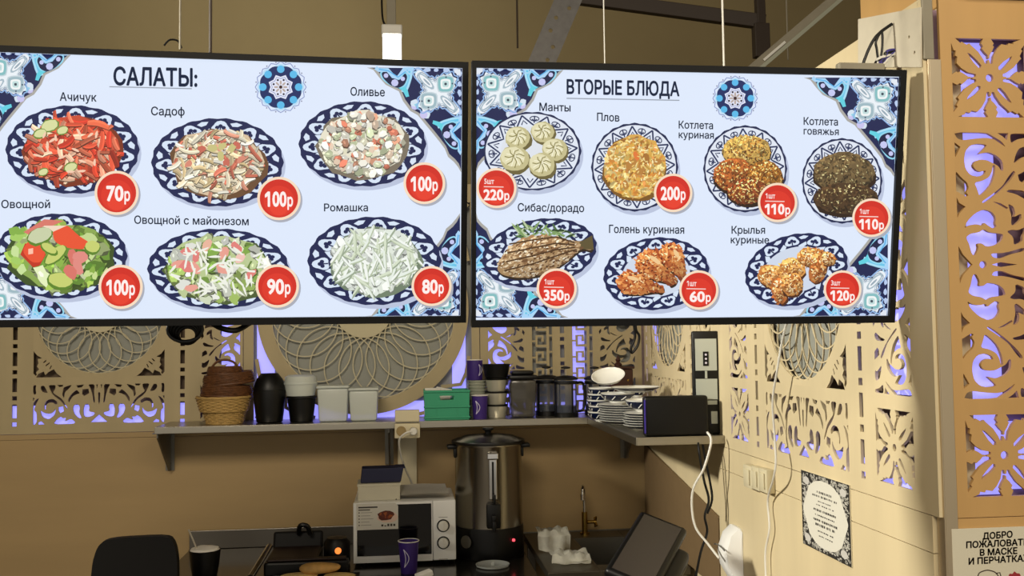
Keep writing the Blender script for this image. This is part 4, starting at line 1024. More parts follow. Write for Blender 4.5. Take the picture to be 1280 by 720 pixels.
# french presses
def press(label, px, Y, h=.16, r=.05, glass=GLASS, rot=0):
    t = thing('french_press', label, 'coffee press', (S(px, Y), Y, SZ+.0005), rot, 'glass press pots on the shelf')
    bm = bm_new(); lathe(bm, [(r*.96, .012), (r, .016), (r, h), (r+.003, h+.003), (r-.0005, h+.001), (r-.003, h-.002), (r-.003, .018), (0, .018)], 32); obj('glass_beaker', bm, glass, t, True)
    bm = bm_new(); lathe(bm, [(r-.0035, .019), (r-.0035, h*.30), (0, h*.30)], 28); obj('coffee', bm, COFFEE, t, True)
    bm = bm_new(); lathe(bm, [(r+.003, 0), (r+.003, .020), (r+.001, .020), (r+.001, 0)], 32)
    lathe(bm, [(r+.0025, h-.016), (r+.0025, h-.004), (r+.0008, h-.004), (r+.0008, h-.016)], 32, cap=False)
    for a in (0.3, 1.87, 3.44, 5.0): box(bm, -.003, .003, -.001, .001, .01, h-.01, 0, Matrix.Rotation(a, 4, 'Z') @ Matrix.Translation((0, r+.0022, 0)))
    obj('holder', bm, BLACK, t)
    bm = bm_new(); tube(bm, [(r, 0, h-.012), (r+.03, 0, h-.016), (r+.036, 0, h*.5), (r+.028, 0, .03), (r, 0, .022)], .006, 8); obj('handle', bm, BLACK, t, True)
    bm = bm_new(); lathe(bm, [(r+.004, h+.003), (r+.004, h+.010), (r*.8, h+.018), (.01, h+.022), (.0, h+.022)], 32); obj('lid', bm, BLACKM, t, True)
    bm = bm_new(); cyl(bm, .0022, h+.022, h+.056, 10); obj('plunger_rod', bm, CHROME, t, True)
    bm = bm_new(); lathe(bm, [(.006, h+.050), (.021, h+.053), (.021, h+.059), (.006, h+.063), (0, h+.063)], 20); obj('knob', bm, BLACK, t, True)
    return t
press('glass coffee press with a black lid, next to the smoky storage box', 684, 4.38, rot=1.9)
press('glass coffee press with a black lid, in front of the glowing meander strip', 708, 4.28, rot=.1)
press('glass coffee press with a black lid, beside the dark wooden mill', 744, 4.36, .155, .044, rot=1.6)
# dark wooden mill / box with spire
t = thing('spice_box', 'dark brown wooden box with a pointed knob in the shelf corner', 'box', on(774, 4.34), .15)
bm = bm_new(); box(bm, -.052, .052, -.05, .05, 0, .205, .004); obj('body', bm, DWOOD, t)
bm = bm_new(); box(bm, -.058, .058, -.056, .056, .206, .216, .003); obj('lid', bm, DWOOD, t)
bm = bm_new(); lathe(bm, [(.016, .216), (.018, .226), (.008, .236), (.012, .246), (.004, .262), (0, .270)], 16); obj('finial', bm, DWOOD, t, True)
for z in (.13, .155): bm = bm_new(); M_ = Matrix.Translation((.025, -.051, z)) @ Matrix.Rotation(math.pi/2, 4, 'X'); cyl(bm, .0045, 0, .004, 12, M_); obj('stud', bm, BRASS, t)
# ------------------------------------------------------------------ crockery on the side shelf
def bowl(label, loc, r=.06, h=.035, tilt=(0, 0), grp=None, deco=True):
    t = thing('bowl', label, 'bowl', loc, 0, grp); t.rotation_euler = (tilt[0], tilt[1], 0)
    bm = bm_new(); lathe(bm, [(r*.42, 0), (r*.44, .003), (r*.8, h*.45), (r, h), (r-.003, h), (r*.78, h*.5), (r*.4, .006), (0, .006)], 32); obj('body', bm, PORC, t, True)
    if deco:
        bm = bm_new(); lathe(bm, [(r*.55, h*.16+.0012), (r*.8+.0012, h*.45), (r*.965+.0012, h*.86)], 32, cap=False); obj('glaze_band', bm, PNAVY, t, True)
        bm = bm_new()
        for i in range(9):
            a = i*math.tau/9; rr = r*.8+.0028
            tube(bm, [(rr*.90*math.cos(a-.14), rr*.90*math.sin(a-.14), h*.36), ((rr)*math.cos(a), (rr)*math.sin(a), h*.5), (rr*1.10*math.cos(a+.14), rr*1.10*math.sin(a+.14), h*.70)], .0022, 5, 3)
        obj('glaze_motif', bm, PORC, t, True)
    return t
def dish(label, loc, r, grp=None, tilt=(0, 0), rimm=PNAVY, h=.018):
    t = thing('plate', label, 'plate', loc, 0, grp); t.rotation_euler = (tilt[0], tilt[1], 0)
    bm = bm_new(); lathe(bm, [(r*.55, 0), (r*.58, .002), (r*.70, .004), (r, h), (r-.003, h+.001), (r*.68, .008), (0, .006)], 40); obj('body', bm, PORC, t, True)
    bm = bm_new(); lathe(bm, [(r*.76, h*.37-.0003), (r*.96, h*.86-.0006)], 40, cap=False); obj('glaze_band', bm, rimm, t, True)
    return t
yb1 = 4.00; xb1 = S(752, yb1)
desc = ['lowest', 'second', 'third', 'fourth', 'topmost']
for k in range(5):
    bowl('small patterned tea bowl left of the plates, %s of its stack' % desc[k], (xb1+.004*math.sin(k*2), yb1+.003*math.cos(k), SZ+.0005+k*.0245), .058, .042, grp='nested tea bowls on the side shelf')
yb2 = 3.84; xb2 = S(779, yb2)
nth = ['lowest', 'second', 'third', 'fourth', 'fifth', 'sixth', 'seventh', 'topmost']
for k in range(8):
    dish('navy-banded plate in the middle crockery stack, %s from the shelf' % nth[k] if 0 < k < 7 else 'navy-banded plate, %s of the middle crockery stack' % nth[k], (xb2+.004*math.sin(k*1.7), yb2+.004*math.cos(k*2.1), SZ+.0005+k*.0092), .100, 'plates in the middle stack')
bowl('dark green-black bowl resting on the middle stack of plates', (xb2-.02, yb2, SZ+.0865), .07, .04, grp=None)
bowl('white bowl tipped toward the viewer on top of the crockery', (S(762, 3.96), 3.96, SZ+.166), .070, .03, tilt=(.42, -.22), deco=False)
cc = bowl('small patterned cup showing behind the tipped white bowl', (S(797, 4.12), 4.12, SZ+.0875), .04, .05)
yb3 = 3.60; xb3 = S(806, yb3)
n5 = ['lowest', 'second', 'third', 'fourth', 'fifth', 'topmost']
for k in range(6):
    dish('navy-banded plate beside the black box, %s of the right-hand stack' % n5[k], (xb3+.003*math.sin(k*1.9), yb3+.003*math.cos(k*2.3), SZ+.0005+k*.0092), .082, 'plates beside the black box')
bowl('patterned deep bowl sitting on the plates beside the black box', (xb3, yb3, SZ+.068), .072, .045)
yb4 = 4.10; xb4 = S(800, yb4)
for k in range(5):
    dish('navy-banded platter behind the black box, %s of its pile' % nth[k if k < 4 else 7], (xb4, yb4, SZ+.0005+k*.016), .098, 'platters at the back of the side shelf', h=.020)
dish('broad white platter lying over the dark bowl on the middle stack', (xb2+.05, yb2-.01, SZ+.129), .100, h=.020)
# black box (napkin/card reader housing)
yk = 3.32; xk0, xk1 = PX(806, 520, Y=yk).x, PX(886, 520, Y=yk).x
t = thing('black_box', 'low black plastic box with rounded edges at the near end of the side shelf', 'box', ((xk0+xk1)/2, yk+.07, SZ+.0005))
w = (xk1-xk0)/2
bm = bm_new(); box(bm, -w, w, -.07, -.028, 0, .140, .010, seg=3); obj('housing', bm, BLACK, t, True)
bm = bm_new(); box(bm, -w-.0015, -w+.004, -.0715, -.066, .012, .128, .001); obj('corner_led_reflection', bm, mat('painted_violet_reflection', '3c2f9c', .25), t)  # violet LED reflection on the box edge, painted as a thin coloured strip
# upright terminal on the right
yt = 3.382; xt0, xt1 = PX(866, 480, Y=yt).x, PX(898, 480, Y=yt).x; zt1 = PX(880, 414, Y=yt).z
t = thing('display_stand', 'tall narrow black stand with two white panels beside the black box', 'device', ((xt0+xt1)/2, yt, SZ+.0005), -.12)
w = (xt1-xt0)/2; h = zt1-SZ
bm = bm_new(); box(bm, -w, w, -.012, .012, 0, h, .006, seg=3); obj('frame', bm, BLACK, t, True)
GP = mat('pale_grey_panel', 'b9bfb6', .4)
bm = bm_new(); box(bm, -w+.010, w-.008, -.0145, -.0125, h*.615, h*.925, .0006); obj('upper_panel', bm, GP, t)
bm = bm_new(); box(bm, -w+.010, w-.008, -.0145, -.0125, h*.335, h*.535, .0006); obj('lower_panel', bm, GP, t)
bm = bm_new(); box(bm, -.004, .004, -.0146, -.0125, h*.54, h*.612, .0004); obj('divider_mark', bm, GP, t)
bm = bm_new(); box(bm, -.010, .010, -.0160, -.0146, h*.66, h*.80, .0007); obj('pill_mark', bm, BLACK, t)
for fz in (.69, .73, .77): bm = bm_new(); cyl(bm, .004, 0, .0006, 10, Matrix.Translation((0, -.0161, h*fz)) @ Matrix.Rotation(math.pi/2, 4, 'X')); obj('pill_dot', bm, LOGOW, t)
bm = bm_new(); box(bm, w*.30, w-.010, -.0150, -.0125, h*.10, h*.22, .001); obj('side_label', bm, GP, t)
bm = bm_new(); box(bm, -.005, w-.01, -.0150, -.0125, h*.285, h*.325, .001); obj('side_label', bm, GP, t)
# ------------------------------------------------------------------ socket duct on the back wall
xd0, xd1 = PX(494, 560, Y=4.44).x, PX(524, 560, Y=4.44).x
t = thing('cable_duct', 'cream plastic cable duct running down the back wall under the double socket', 'duct', ((xd0+xd1)/2, YB, 0))
w = (xd1-xd0)/2
bm = bm_new(); box(bm, -w*.8, w*.8, -.028, -.001, CZ+.12, SZ-.06, .003); obj('duct', bm, CREAM, t)
t = thing('wall_socket', 'cream double wall socket with a plug in its right half, at the shelf edge', 'socket', ((xd0+xd1)/2, YB-.281, SZ))
bm = bm_new(); box(bm, -w, w, -.03, -.0015, -.068, -.006, .004); box(bm, -w*.97, w*.97, -.026, .02, .0012, .05, .004); obj('housing', bm, CREAM, t)
for sx in (-w*.48, w*.48):
    bm = bm_new(); M_ = Matrix.Translation((sx, -.0305, -.037)) @ Matrix.Rotation(math.pi/2, 4, 'X'); lathe(bm, [(.021, 0), (.021, .003), (.017, .003), (.016, .0005), (0, .0005)], 24, M_); obj('socket_face', bm, mat('tan_socket_plastic', 'a08a5a', .5) if sx < 0 else CREAM, t, True)  # left socket face is a darker tan than the right one
t = thing('power_plug', 'white power plug and lead hanging down from the double socket', 'plug', ((xd0+xd1)/2+w*.48, YB-.281-.034, SZ-.037))
bm = bm_new(); M_ = Matrix.Rotation(math.pi/2, 4, 'X'); cyl(bm, .016, 0, .03, 20, M_, .004); obj('plug', bm, WHITE, t, True)
bm = bm_new(); tube(bm, [(-.004, -.028, 0), (-.03, -.032, -.004), (-.058, -.02, -.03), (-.058, .02, -.08), (-.04, .10, -.16), (-.01, .19, -.24), (.02, .24, -.32)], .0042, 8); obj('lead', bm, WHITE, t, True)
# ------------------------------------------------------------------ microwave
ym = 4.02; xm0, xm1 = PX(442, 690, Y=ym).x, PX(570, 690, Y=ym).x
zm0 = CZ; zm1 = PX(500, 627, Y=ym).z
t = thing('microwave', 'white microwave oven with two dials standing on the counter', 'microwave', ((xm0+xm1)/2, ym, CZ), 0)
w = (xm1-xm0)/2; h = zm1-CZ
bm = bm_new(); box(bm, -w, w, .012, .34, .014, h, .006); obj('body', bm, WHITEE, t)
xd = w-.095
bm = bm_new(); box(bm, xd+.002, w, -.006, .0115, .014, h, .004); obj('control_panel', bm, WHITEE, t)
bm = bm_new(); plate(bm, rect(-w, xd, .014, h), [rect(-w+.014, xd-.004, .040, h-.010)], .016, -.006); obj('door_frame', bm, WHITEE, t)
bm = bm_new(); box(bm, -w+.0145, xd-.0045, -.003, .004, .0405, h-.0105, .001); obj('door_glass', bm, DARKG, t)
for k, z in enumerate((h*.60, h*.33)):
    bm = bm_new(); M_ = Matrix.Translation(((xd+w)/2-.004, -.006, z)) @ Matrix.Rotation(math.pi/2, 4, 'X'); lathe(bm, [(.026, 0), (.026, .002), (.0, .002)], 28, M_); dl = obj('dial_ring', bm, BLACKM, t, True)
    bm = bm_new(); lathe(bm, [(.021, .002), (.0195, .016), (.017, .018), (0, .018)], 28, M_); box(bm, -.003, .003, -.018, .018, .018, .021, .001, M_ @ Matrix.Rotation(.3*k, 4, 'Z')); obj('dial', bm, WHITE, dl, True)
bm = bm_new(); 
for i in range(3): box(bm, (xd+w)/2-.022, (xd+w)/2+.014, -.0066, -.0061, h*(.73-.135*i)+(.0 if i < 2 else -.10), h*(.73-.135*i)+.002+(.0 if i < 2 else -.10))
obj('dial_marks', bm, mat('grey_print', '8a8a88', .6), t)['kind'] = 'stuff'
for x in (-w+.04, w-.04):
    for y in (.04, .3):
        bm = bm_new(); cyl(bm, .012, 0, .014, 14, Matrix.Translation((x, y, 0))); obj('foot', bm, BLACKM, t)
# sticker on the door
st = Canvas(lambda x, z: (x, z), .0005, 2e-5)
sx0, sx1, sz0, sz1 = -w+.012, -w+.012+.168, h-.108, h-.003
st.poly([(sx0, sz0), (sx1, sz0), (sx1, sz1-.012), (sx1-.012, sz1), (sx0, sz1)], 'd9d6cc')
for i in range(2): st.poly(rect(sx0+.008, sx0+.085-.03*i, sz1-.018-.010*i, sz1-.012-.010*i), '3a3632' if i == 0 else '77736c')
for i in range(5):
    z = sz1-.036-.0125*i; st.poly(circ(sx0+.011, z, .003, 8), '6a6660'); st.poly(rect(sx0+.018, sx0+.018+[.045, .038, .05, .034, .042][i], z-.0012, z+.0012), 'a09c94')
st.poly(blob(sx0+.125, sz0+.048, .042, .022, 0, 16, .06), 'e4c8b8')
R_ = random.Random(5)
st.poly(blob(sx0+.118, sz0+.055, .034, .018, 5, 12, .15, R_), '5c2410')
for i in range(14): st.poly(blob(sx0+.118+R_.uniform(-.024, .024), sz0+.056+R_.uniform(-.011, .011), .007, .004, R_.uniform(0, 180), 7, .2, R_), R_.choice(['8c3c18', '6a2c12', 'a45424', '4a1c0c']))
for i in range(5): st.poly(rect(sx0+.10+.012*i, sx0+.108+.012*i, sz0+.012, sz0+.012+[.008, .004, .010, .010, .009][i]), '3a342e')
o = st.build('door_sticker', PRINT, t); o.location = (0, -.0068, 0)
# things on the microwave
x_ = PX(475, 620, Y=ym+.1).x
o = thing('cardboard_box', 'small cream cardboard box lying on the left of the microwave', 'box', (x_, ym+.11, zm1+.0005), .02)
bm = bm_new(); box(bm, -.090, .082, -.07, .07, 0, .066, .002); obj('box_body', bm, mat('cream_card', 'cdc8b4', .7), o)
bm = bm_new(); box(bm, -.092, .084, -.072, .072, .058, .0685, .001); obj('box_lid', bm, mat('cream_card', 'cdc8b4', .7), o)
b2 = bm_new(); box(b2, -.08, .085, -.05, .05, 0, .058, .003)
for v in b2.verts: v.co.x += (.012 if v.co.x > 0 else .006)*v.co.z/.06
t2 = thing('card_packet', 'dark blue card packet on top of the small cream box', 'packet', (x_, ym+.11, zm1+.0705), .04); obj('packet_body', b2, NAVYM, t2)
bm = bm_new(); box(bm, .065, .103, -.05, .05, .056, .060, .001); obj('flap', bm, NAVYM, t2)
x_ = PX(525, 620, Y=ym+.12).x
for k in range(5):
    bm = bm_new(); n = 6; V = [[bm.verts.new((-.10+.2*i/n, -.07+.14*j/4, .0015*math.sin(i*1.3+k)+.002*(j == 4)*k)) for j in range(5)] for i in range(n+1)]
    fs = [bm.faces.new((V[i][j], V[i+1][j], V[i+1][j+1], V[i][j+1])) for i in range(n) for j in range(4)]
    bmesh.ops.solidify(bm, geom=fs, thickness=.0012); o = obj('paper_sheet', bm, PAPER, None, True); o.location = (x_+.004*k, ym+.13-.004*k, zm1+.004+k*.0062); o.rotation_euler = (.02*k, .015, .05*k-.1)
    tag(o, 'white paper sheet on the microwave, %s of the loose pile' % ['bottom', 'second', 'middle', 'fourth', 'top'][k], 'paper', 'paper sheets on the microwave')
o = bm_new(); box(o, -.006, .006, -.05, .05, 0, .006, .002); o = obj('pen', o, BLACK, None); o.location = (PX(498, 624, Y=ym+.08).x, ym+.09, zm1+.0005); o.rotation_euler = (0, 0, -.25); tag(o, 'short black pen between the cream box and the paper sheets', 'pen')
# ------------------------------------------------------------------ water boiler
yb = 4.17; xb_ = PX(611, 620, Y=yb).x
zt_ = PX(611, 541, Y=yb).z-CZ
t = thing('water_boiler', 'tall steel water boiler with black base, lid and tap on the counter', 'boiler', (xb_, yb, CZ))
r = .143
bm = bm_new(); lathe(bm, [(r+.003, 0), (r+.005, .004), (r+.004, .045), (r+.003, .12), (r+.002, .126), (0, .126)], 48); obj('base', bm, BLACK, t, True)
bm = bm_new(); lathe(bm, [(r, .127), (r, zt_-.055), (r+.003, zt_-.05), (r+.003, zt_-.042), (0, zt_-.042)], 64); obj('body', bm, mat('boiler_steel', '9a958a', .22, 1.0, bump=.04, nscale=80, stretch=(1, 1, .03)), t, True)
bm = bm_new(); lathe(bm, [(r+.012, zt_-.041), (r+.014, zt_-.036), (r+.012, zt_-.028), (r*.75, zt_-.012), (r*.3, zt_-.004), (0, zt_-.003)], 64); obj('lid', bm, mat('black_lid', '0a0908', .3), t, True)
bm = bm_new(); lathe(bm, [(.012, zt_-.004), (.014, zt_+.008), (.024, zt_+.014), (.024, zt_+.022), (0, zt_+.024)], 24); obj('lid_knob', bm, BLACK, t, True)
for sx in (1, -1):
    bm = bm_new(); box(bm, r-.006 if sx > 0 else -r-.034, r+.034 if sx > 0 else -r+.006, -.035, .035, zt_-.062, zt_-.046, .005); box(bm, r*sx-.006, r*sx+.006, -.03, .03, zt_-.10, zt_-.060, .004); obj('handle', bm, BLACK, t, True)
bm = bm_new(); box(bm, -.012, .022, -r-.009, -r+.004, .25, zt_-.095, .003); obj('gauge_frame', bm, CHROME, t); 
bm = bm_new(); box(bm, .001, .009, -r-.012, -r-.0085, .26, zt_-.105, .001); obj('gauge_glass', bm, BLACKM, t)
bm = bm_new(); box(bm, -.018, .028, -r-.011, -r+.002, zt_-.095, zt_-.070, .003); obj('gauge_cap', bm, CHROME, t)
bm = bm_new(); box(bm, -.024, .034, -r-.03, -r+.004, .135, .235, .008); box(bm, -.006, .014, -r-.06, -r-.02, .165, .195, .006); box(bm, -.004, .012, -r-.062, -r-.044, .125, .17, .004); box(bm, .003, .013, -r-.045, -r-.030, .235, .275, .003); obj('tap', bm, BLACK, t, True)
bm = bm_new(); M_ = Matrix.Translation((-.105, -r+.030, .075)) @ Matrix.Rotation(math.pi/2, 4, 'X') @ Matrix.Rotation(-.7, 4, 'Y'); lathe(bm, [(.026, 0), (.026, .004), (0, .006)], 28, M_); o = obj('oval_emblem', bm, STEELD, t, True); 
bm = bm_new(); a = -.95; M_ = Matrix.Translation(((r+.011)*math.cos(a), (r+.011)*math.sin(a), .078)) @ Matrix.Rotation(a, 4, 'Z') @ Matrix.Rotation(math.pi/2, 4, 'Y'); cyl(bm, .006, -.002, .004, 14, M_); obj('pilot_lamp', bm, REDL, t)
# clear saucer/lid in front
o = thing('glass_saucer', 'clear plastic lid lying on the counter before the boiler', 'lid', (PX(615, 706, Z=CZ).x, PX(615, 708, Z=CZ).y, CZ+.0005))
bm = bm_new(); lathe(bm, [(.058, 0), (.066, .003), (.068, .010), (.064, .010), (.056, .004), (0, .004)], 36); obj('dish', bm, mat('clear_lid', 'c8ccc8', .12, alpha=.55), o, True)
bm = bm_new(); box(bm, -.006, .006, -.003, .003, .004, .018, .001); obj('tab', bm, mat('clear_lid', 'c8ccc8', .12, alpha=.55), o)
# purple cup on the counter
p = PX(511, 716, Z=CZ)
cup('purple paper cup with a white swirl on the counter before the microwave', (p.x, p.y, CZ+.0005), .124, .030, .0445-.004, PURPLE, True, logo_rot=-2.1)
p2 = PX(522, 716, Z=CZ)
bm = bm_new(); box(bm, -.032, .032, -.02, .02, 0, .022, .004); o = obj('paper_wad', bm, PAPER); o.location = (p.x+.06, p.y-.09, CZ+.001); o.rotation_euler = (0, -.25, .3); tag(o, 'small folded white paper wad beside the counter purple cup', 'paper')
# ------------------------------------------------------------------ contact grill with bread
yg = 4.02; xg0, xg1 = PX(335, 700, Y=yg).x, PX(438, 700, Y=yg).x
t = thing('contact_grill', 'dark contact grill with raised lid and a steel bar handle, left of the microwave', 'grill', ((xg0+xg1)/2, yg, CZ+.0005))
w = (xg1-xg0)/2
bm = bm_new(); box(bm, -w, w, -.13, -.075, .0, .055, .008); box(bm, -w, w*.25, -.08, .175, 0, .055, .008); obj('base', bm, BLACK, t)
bm = bm_new(); box(bm, -w+.01, w-.01, -.12, -.085, .056, .064, .003); box(bm, -w+.01, w*.22, -.085, .13, .056, .064, .003); 
obj('hot_plate', bm, mat('dark_iron', '2a1c18', .5, .3), t)
bm = bm_new(); box(bm, -w, w*.25, .0, .030, .0, .075, .010, Matrix.Translation((0, .14, .05)) @ Matrix.Rotation(-.35, 4, 'X')); obj('lid', bm, BLACKM, t)
bm = bm_new(); tube(bm, [(-w*.35, .15, .11), (-w*.3, .12, .148), (-w*.12, .12, .145), (-w*.05, .13, .11)], .010, 8); obj('hinge_loop', bm, BLACK, t, True)
bm = bm_new(); M_ = Matrix.Translation((w-.02, -.205, .02)) @ Matrix.Rotation(math.pi/2, 4, 'X'); cyl(bm, .014, -.01, .005, 20, M_); obj('pilot_lamp', bm, ORANGE, t) if False else None
pb = PX(337, 683, Y=3.98); pa = PX(313, 722, Y=3.72)
bm = bm_new(); tube(bm, [pb-t.location, pa-t.location], .0125, 12, 0); obj('bar_handle', bm, CHROME, t, True)
# orange-lit appliance behind
t = thing('toaster', 'black rounded appliance with a small orange light, tucked beside the microwave', 'appliance', (PX(421, 690, Y=4.08).x, 4.09, CZ+.0005))
bm = bm_new(); lathe(bm, [(.050, 0), (.054, .01), (.054, .085), (.040, .105), (0, .11)], 32); obj('body', bm, BLACK, t, True)
bm = bm_new(); M_ = Matrix.Translation((.008, -.0538, .062)) @ Matrix.Rotation(math.pi/2, 4, 'X'); cyl(bm, .013, -.004, .003, 18, M_); obj('pilot_lamp', bm, ORANGE, t)
def bread(label, px, py, L, Wd, H, m, rot, z, k):
    bm = bm_new(); b2 = bmesh.new(); bmesh.ops.create_uvsphere(b2, u_segments=20, v_segments=12, radius=1)
    R = random.Random(k)
    for v in b2.verts: v.co = Vector((math.copysign(abs(v.co.x)**.7, v.co.x)*L/2*(1+.04*math.sin(5*v.co.y)), math.copysign(abs(v.co.y)**.7, v.co.y)*Wd/2, v.co.z*H/2*(1+.12*math.sin(3*v.co.x+k)))) 
    merge(bm, b2); p = PX(px, py, Z=z); o = obj('bread_slice', bm, m, None, True); o.location = (p.x, p.y, z+H/2-.002); o.rotation_euler = (0, 0, rot); tag(o, label, 'bread')
zb_ = CZ+.0145
xt_0, xt_1 = PX(338, 712, Y=3.78).x, PX(448, 712, Y=3.78).x
t = thing('bread_tray', 'low dark tray under the bread at the front of the counter', 'tray', ((xt_0+xt_1)/2, 3.775, CZ+.0005)); w = (xt_1-xt_0)/2
bm = bm_new(); box(bm, -w, w, -.09, .085, 0, .008, .003); obj('tray_base', bm, mat('dark_iron', '2a1c18', .5, .3), t)
bm = bm_new(); tube(bm, [(-w, -.09, .010), (w, -.09, .010), (w, .085, .010), (-w, .085, .010)], .005, 8, 0, closed=True); obj('tray_rim', bm, BLACK, t, True)
bread('flat pale slice of toast on the dark tray, leftmost of the bread', 374, 722, .14, .09, .016, BREAD, .1, zb_, 1)
bread('flat pale slice of toast on the dark tray, nearest the microwave', 424, 722, .12, .085, .016, BREAD, -.2, zb_, 2)
bread('browned bread roll lying across the two pale toast slices', 400, 716, .155, .06, .040, BREADB, .05, zb_+.013, 3)
# white lid piece & cup with foam
p = PX(256, 700, Y=3.80)
t = thing('dark_cup', 'black cup brimming with white foam and a straw, at the counter left end', 'cup', (PX(256, 700, Y=3.82).x, 3.82, CZ+.0005))
hc = PX(256, 687, Y=3.82).z-CZ
bm = bm_new(); lathe(bm, [(.038, 0), (.040, .004), (.052, hc*.55), (.058, hc), (.055, hc), (.05, hc*.6), (0, hc*.5)], 32); obj('body', bm, BLACK, t, True)
bm = bm_new(); lathe(bm, [(.0555, hc-.004), (.05, hc+.006), (.03, hc+.010), (0, hc+.012)], 24)
for v in bm.verts: v.co.z += .003*math.sin(60*v.co.x)*math.cos(50*v.co.y)
obj('foam', bm, PAPER, t, True)
bm = bm_new(); tube(bm, [(-.02, 0, hc-.02), (-.062, .01, hc+.075)], .0035, 8, 0); obj('straw', bm, mat('clear_straw', 'b0a898', .4), t, True)
# ------------------------------------------------------------------ chair
yc_ = 3.42; xa_, xb2_ = PX(111, 700, Y=yc_).x, PX(222, 700, Y=yc_).x; zc_ = PX(165, 671, Y=yc_).z
t = thing('chair', 'black chair with a broad rounded backrest before the left back wall', 'chair', ((xa_+xb2_)/2, yc_, 0))
w = (xb2_-xa_)/2
P = [(-w*.80, .60), (w*.80, .60), (w*.98, .70), (w*1.0, zc_-.09), (w*.93, zc_-.03), (w*.78, zc_), (-w*.62, zc_-.004), (-w*.82, zc_-.03), (-w*.94, zc_-.09), (-w*1.0, .72)]
b2 = bm_new(); plate(b2, smooth2(P, 2), [], .035, 0); 
obj('backrest', b2, BLACKM, t)
bm = bm_new(); box(bm, -w*.95, w*.95, -.40, .0, .42, .47, .018, seg=3); obj('seat', bm, BLACKM, t, True)
for sx in (-1, 1):
    for y0 in (-.37, .02):
        bm = bm_new(); tube(bm, [(sx*w*.8, y0, .43), (sx*w*.9, y0, 0)], .012, 10, 0); obj('leg', bm, DSTEEL, t, True)
    bm = bm_new(); tube(bm, [(sx*w*.7, .0, .44), (sx*w*.7, .045, .55), (sx*w*.7, .04, .75)], .012, 10); obj('back_post', bm, DSTEEL, t, True)
# ------------------------------------------------------------------ cloths by the sink
def cloth(label, px, py, Wd, Hh, Y, seed, drop):
    bm = bm_new(); R = random.Random(seed); n, m = 14, 14; V = []; PY0 = sz-PX(px, py, Y=Y).z
    ph = [R.uniform(0, 6) for _ in range(4)]
    for i in range(n+1):
        row = []
        for j in range(m+1):
            u, v = i/n-.5, j/m; fold = .008*math.sin(u*14+ph[0])+.006*math.sin(v*9+u*6+ph[1])
            if v < .45: x, y, z = u*Wd*(1-.1*v), (.45-v)*Hh*1.3, .014+abs(fold)
            else:
                q = (v-.45)/.55; x, y, z = u*Wd*(1-.10*q+.05*math.sin(ph[2])), -.014-.012*math.sin(q*1.6)+fold*.8, .014-q*Hh*drop*(1+.12*math.sin(u*5+ph[3]))
            z = max(z, PY0+.003+.004*math.sin(u*9+v*7)+.004)
            row.append(bm.verts.new((x, y, z)))
        V.append(row)
    fs = [bm.faces.new((V[i][j], V[i+1][j], V[i+1][j+1], V[i][j+1])) for i in range(n) for j in range(m)]
    bmesh.ops.solidify(bm, geom=fs, thickness=.003); o = obj('cleaning_cloth', bm, CLOTH, None, True)
    o.location = (PX(px, py, Y=Y).x, Y, PX(px, py, Y=Y).z); tag(o, label, 'cloth'); return o
cloth('rumpled off-white cloth at the left edge of the sink, the farther one', 692, 670, .135, .15, 4.08, 3, .8)
cloth('rumpled off-white cloth hanging nearest the viewer by the sink', 714, 700, .155, .17, 3.84, 8, 1.0)
# ------------------------------------------------------------------ cash register monitor
A = PX(806, 636, Y=3.10); Bc = PX(864, 664, Y=3.02); Cc = PX(815, 734, Y=2.80); D = PX(750, 712, Y=2.86)
cx = (A+Bc+Cc+D)/4; ex = ((Bc-A)+(Cc-D)).normalized(); ey = ((A-D)+(Bc-Cc)).normalized(); nz = ex.cross(ey).normalized(); ey = nz.cross(ex)
Ww = ((Bc-A).length+(Cc-D).length)/2; Hh = ((A-D).length+(Bc-Cc).length)/2
if nz.dot(CAM-cx) < 0: nz = -nz; 
Mo = Matrix((ex, ey, ex.cross(ey))).transposed().to_4x4(); Mo.translation = cx
t = thing('cash_terminal', 'black tilted touch-screen cash terminal at the lower right by the sink', 'monitor'); t.matrix_world = Mo
s = 1 if ex.cross(ey).dot(CAM-cx) > 0 else -1
bm = bm_new(); box(bm, -Ww/2, Ww/2, -Hh/2, Hh/2, -.018*s-.018, -.018*s+.018, .014, seg=3); obj('housing', bm, BLACK, t, True)
bm = bm_new(); box(bm, -Ww/2+.018, Ww/2-.018, -Hh/2+.018, Hh/2-.018, .0005*s-.001, .0005*s+.001); obj('screen', bm, GREYSC, t)
bm = bm_new(); box(bm, -Ww/2+.02, Ww/2+.035, -Hh/2-.02, Hh/2-.05, -.075*s-.036, -.075*s+.036, .02, seg=3); obj('rear_body', bm, BLACK, t, True)
bm = bm_new(); box(bm, Ww/2+.0355, Ww/2+.0375, -Hh/2, Hh/2-.08, -.075*s-.002, -.075*s+.002, .0005); obj('seam_strip', bm, STEELD, t)
bs = thing('front_counter', 'grey front service counter carrying the cash terminal', 'counter', (cx.x, cx.y, 0))
bm = bm_new(); box(bm, -.30, 1.09-cx.x, -.55, .22, .70, .74, .004); obj('worktop', bm, mat('counter_laminate', '6a5a48', .5), bs)
bm = bm_new(); box(bm, -.28, 1.08-cx.x, -.53, .20, 0, .699, .003); obj('cabinet', bm, mat('counter_side', '8a7656', .6), bs)
st_ = thing('terminal_stand', 'black stand under the tilted cash terminal', 'stand', (cx.x+.03, cx.y+.02, .7405))
bm = bm_new(); box(bm, -.09, .09, -.08, .08, 0, .02, .006); obj('foot', bm, BLACK, st_)
bm = bm_new(); tube(bm, [(0, 0, .02), (.0, .0, max(.05, cx.z-.74-.16))], .02, 12, 0); obj('neck', bm, BLACK, st_, True)
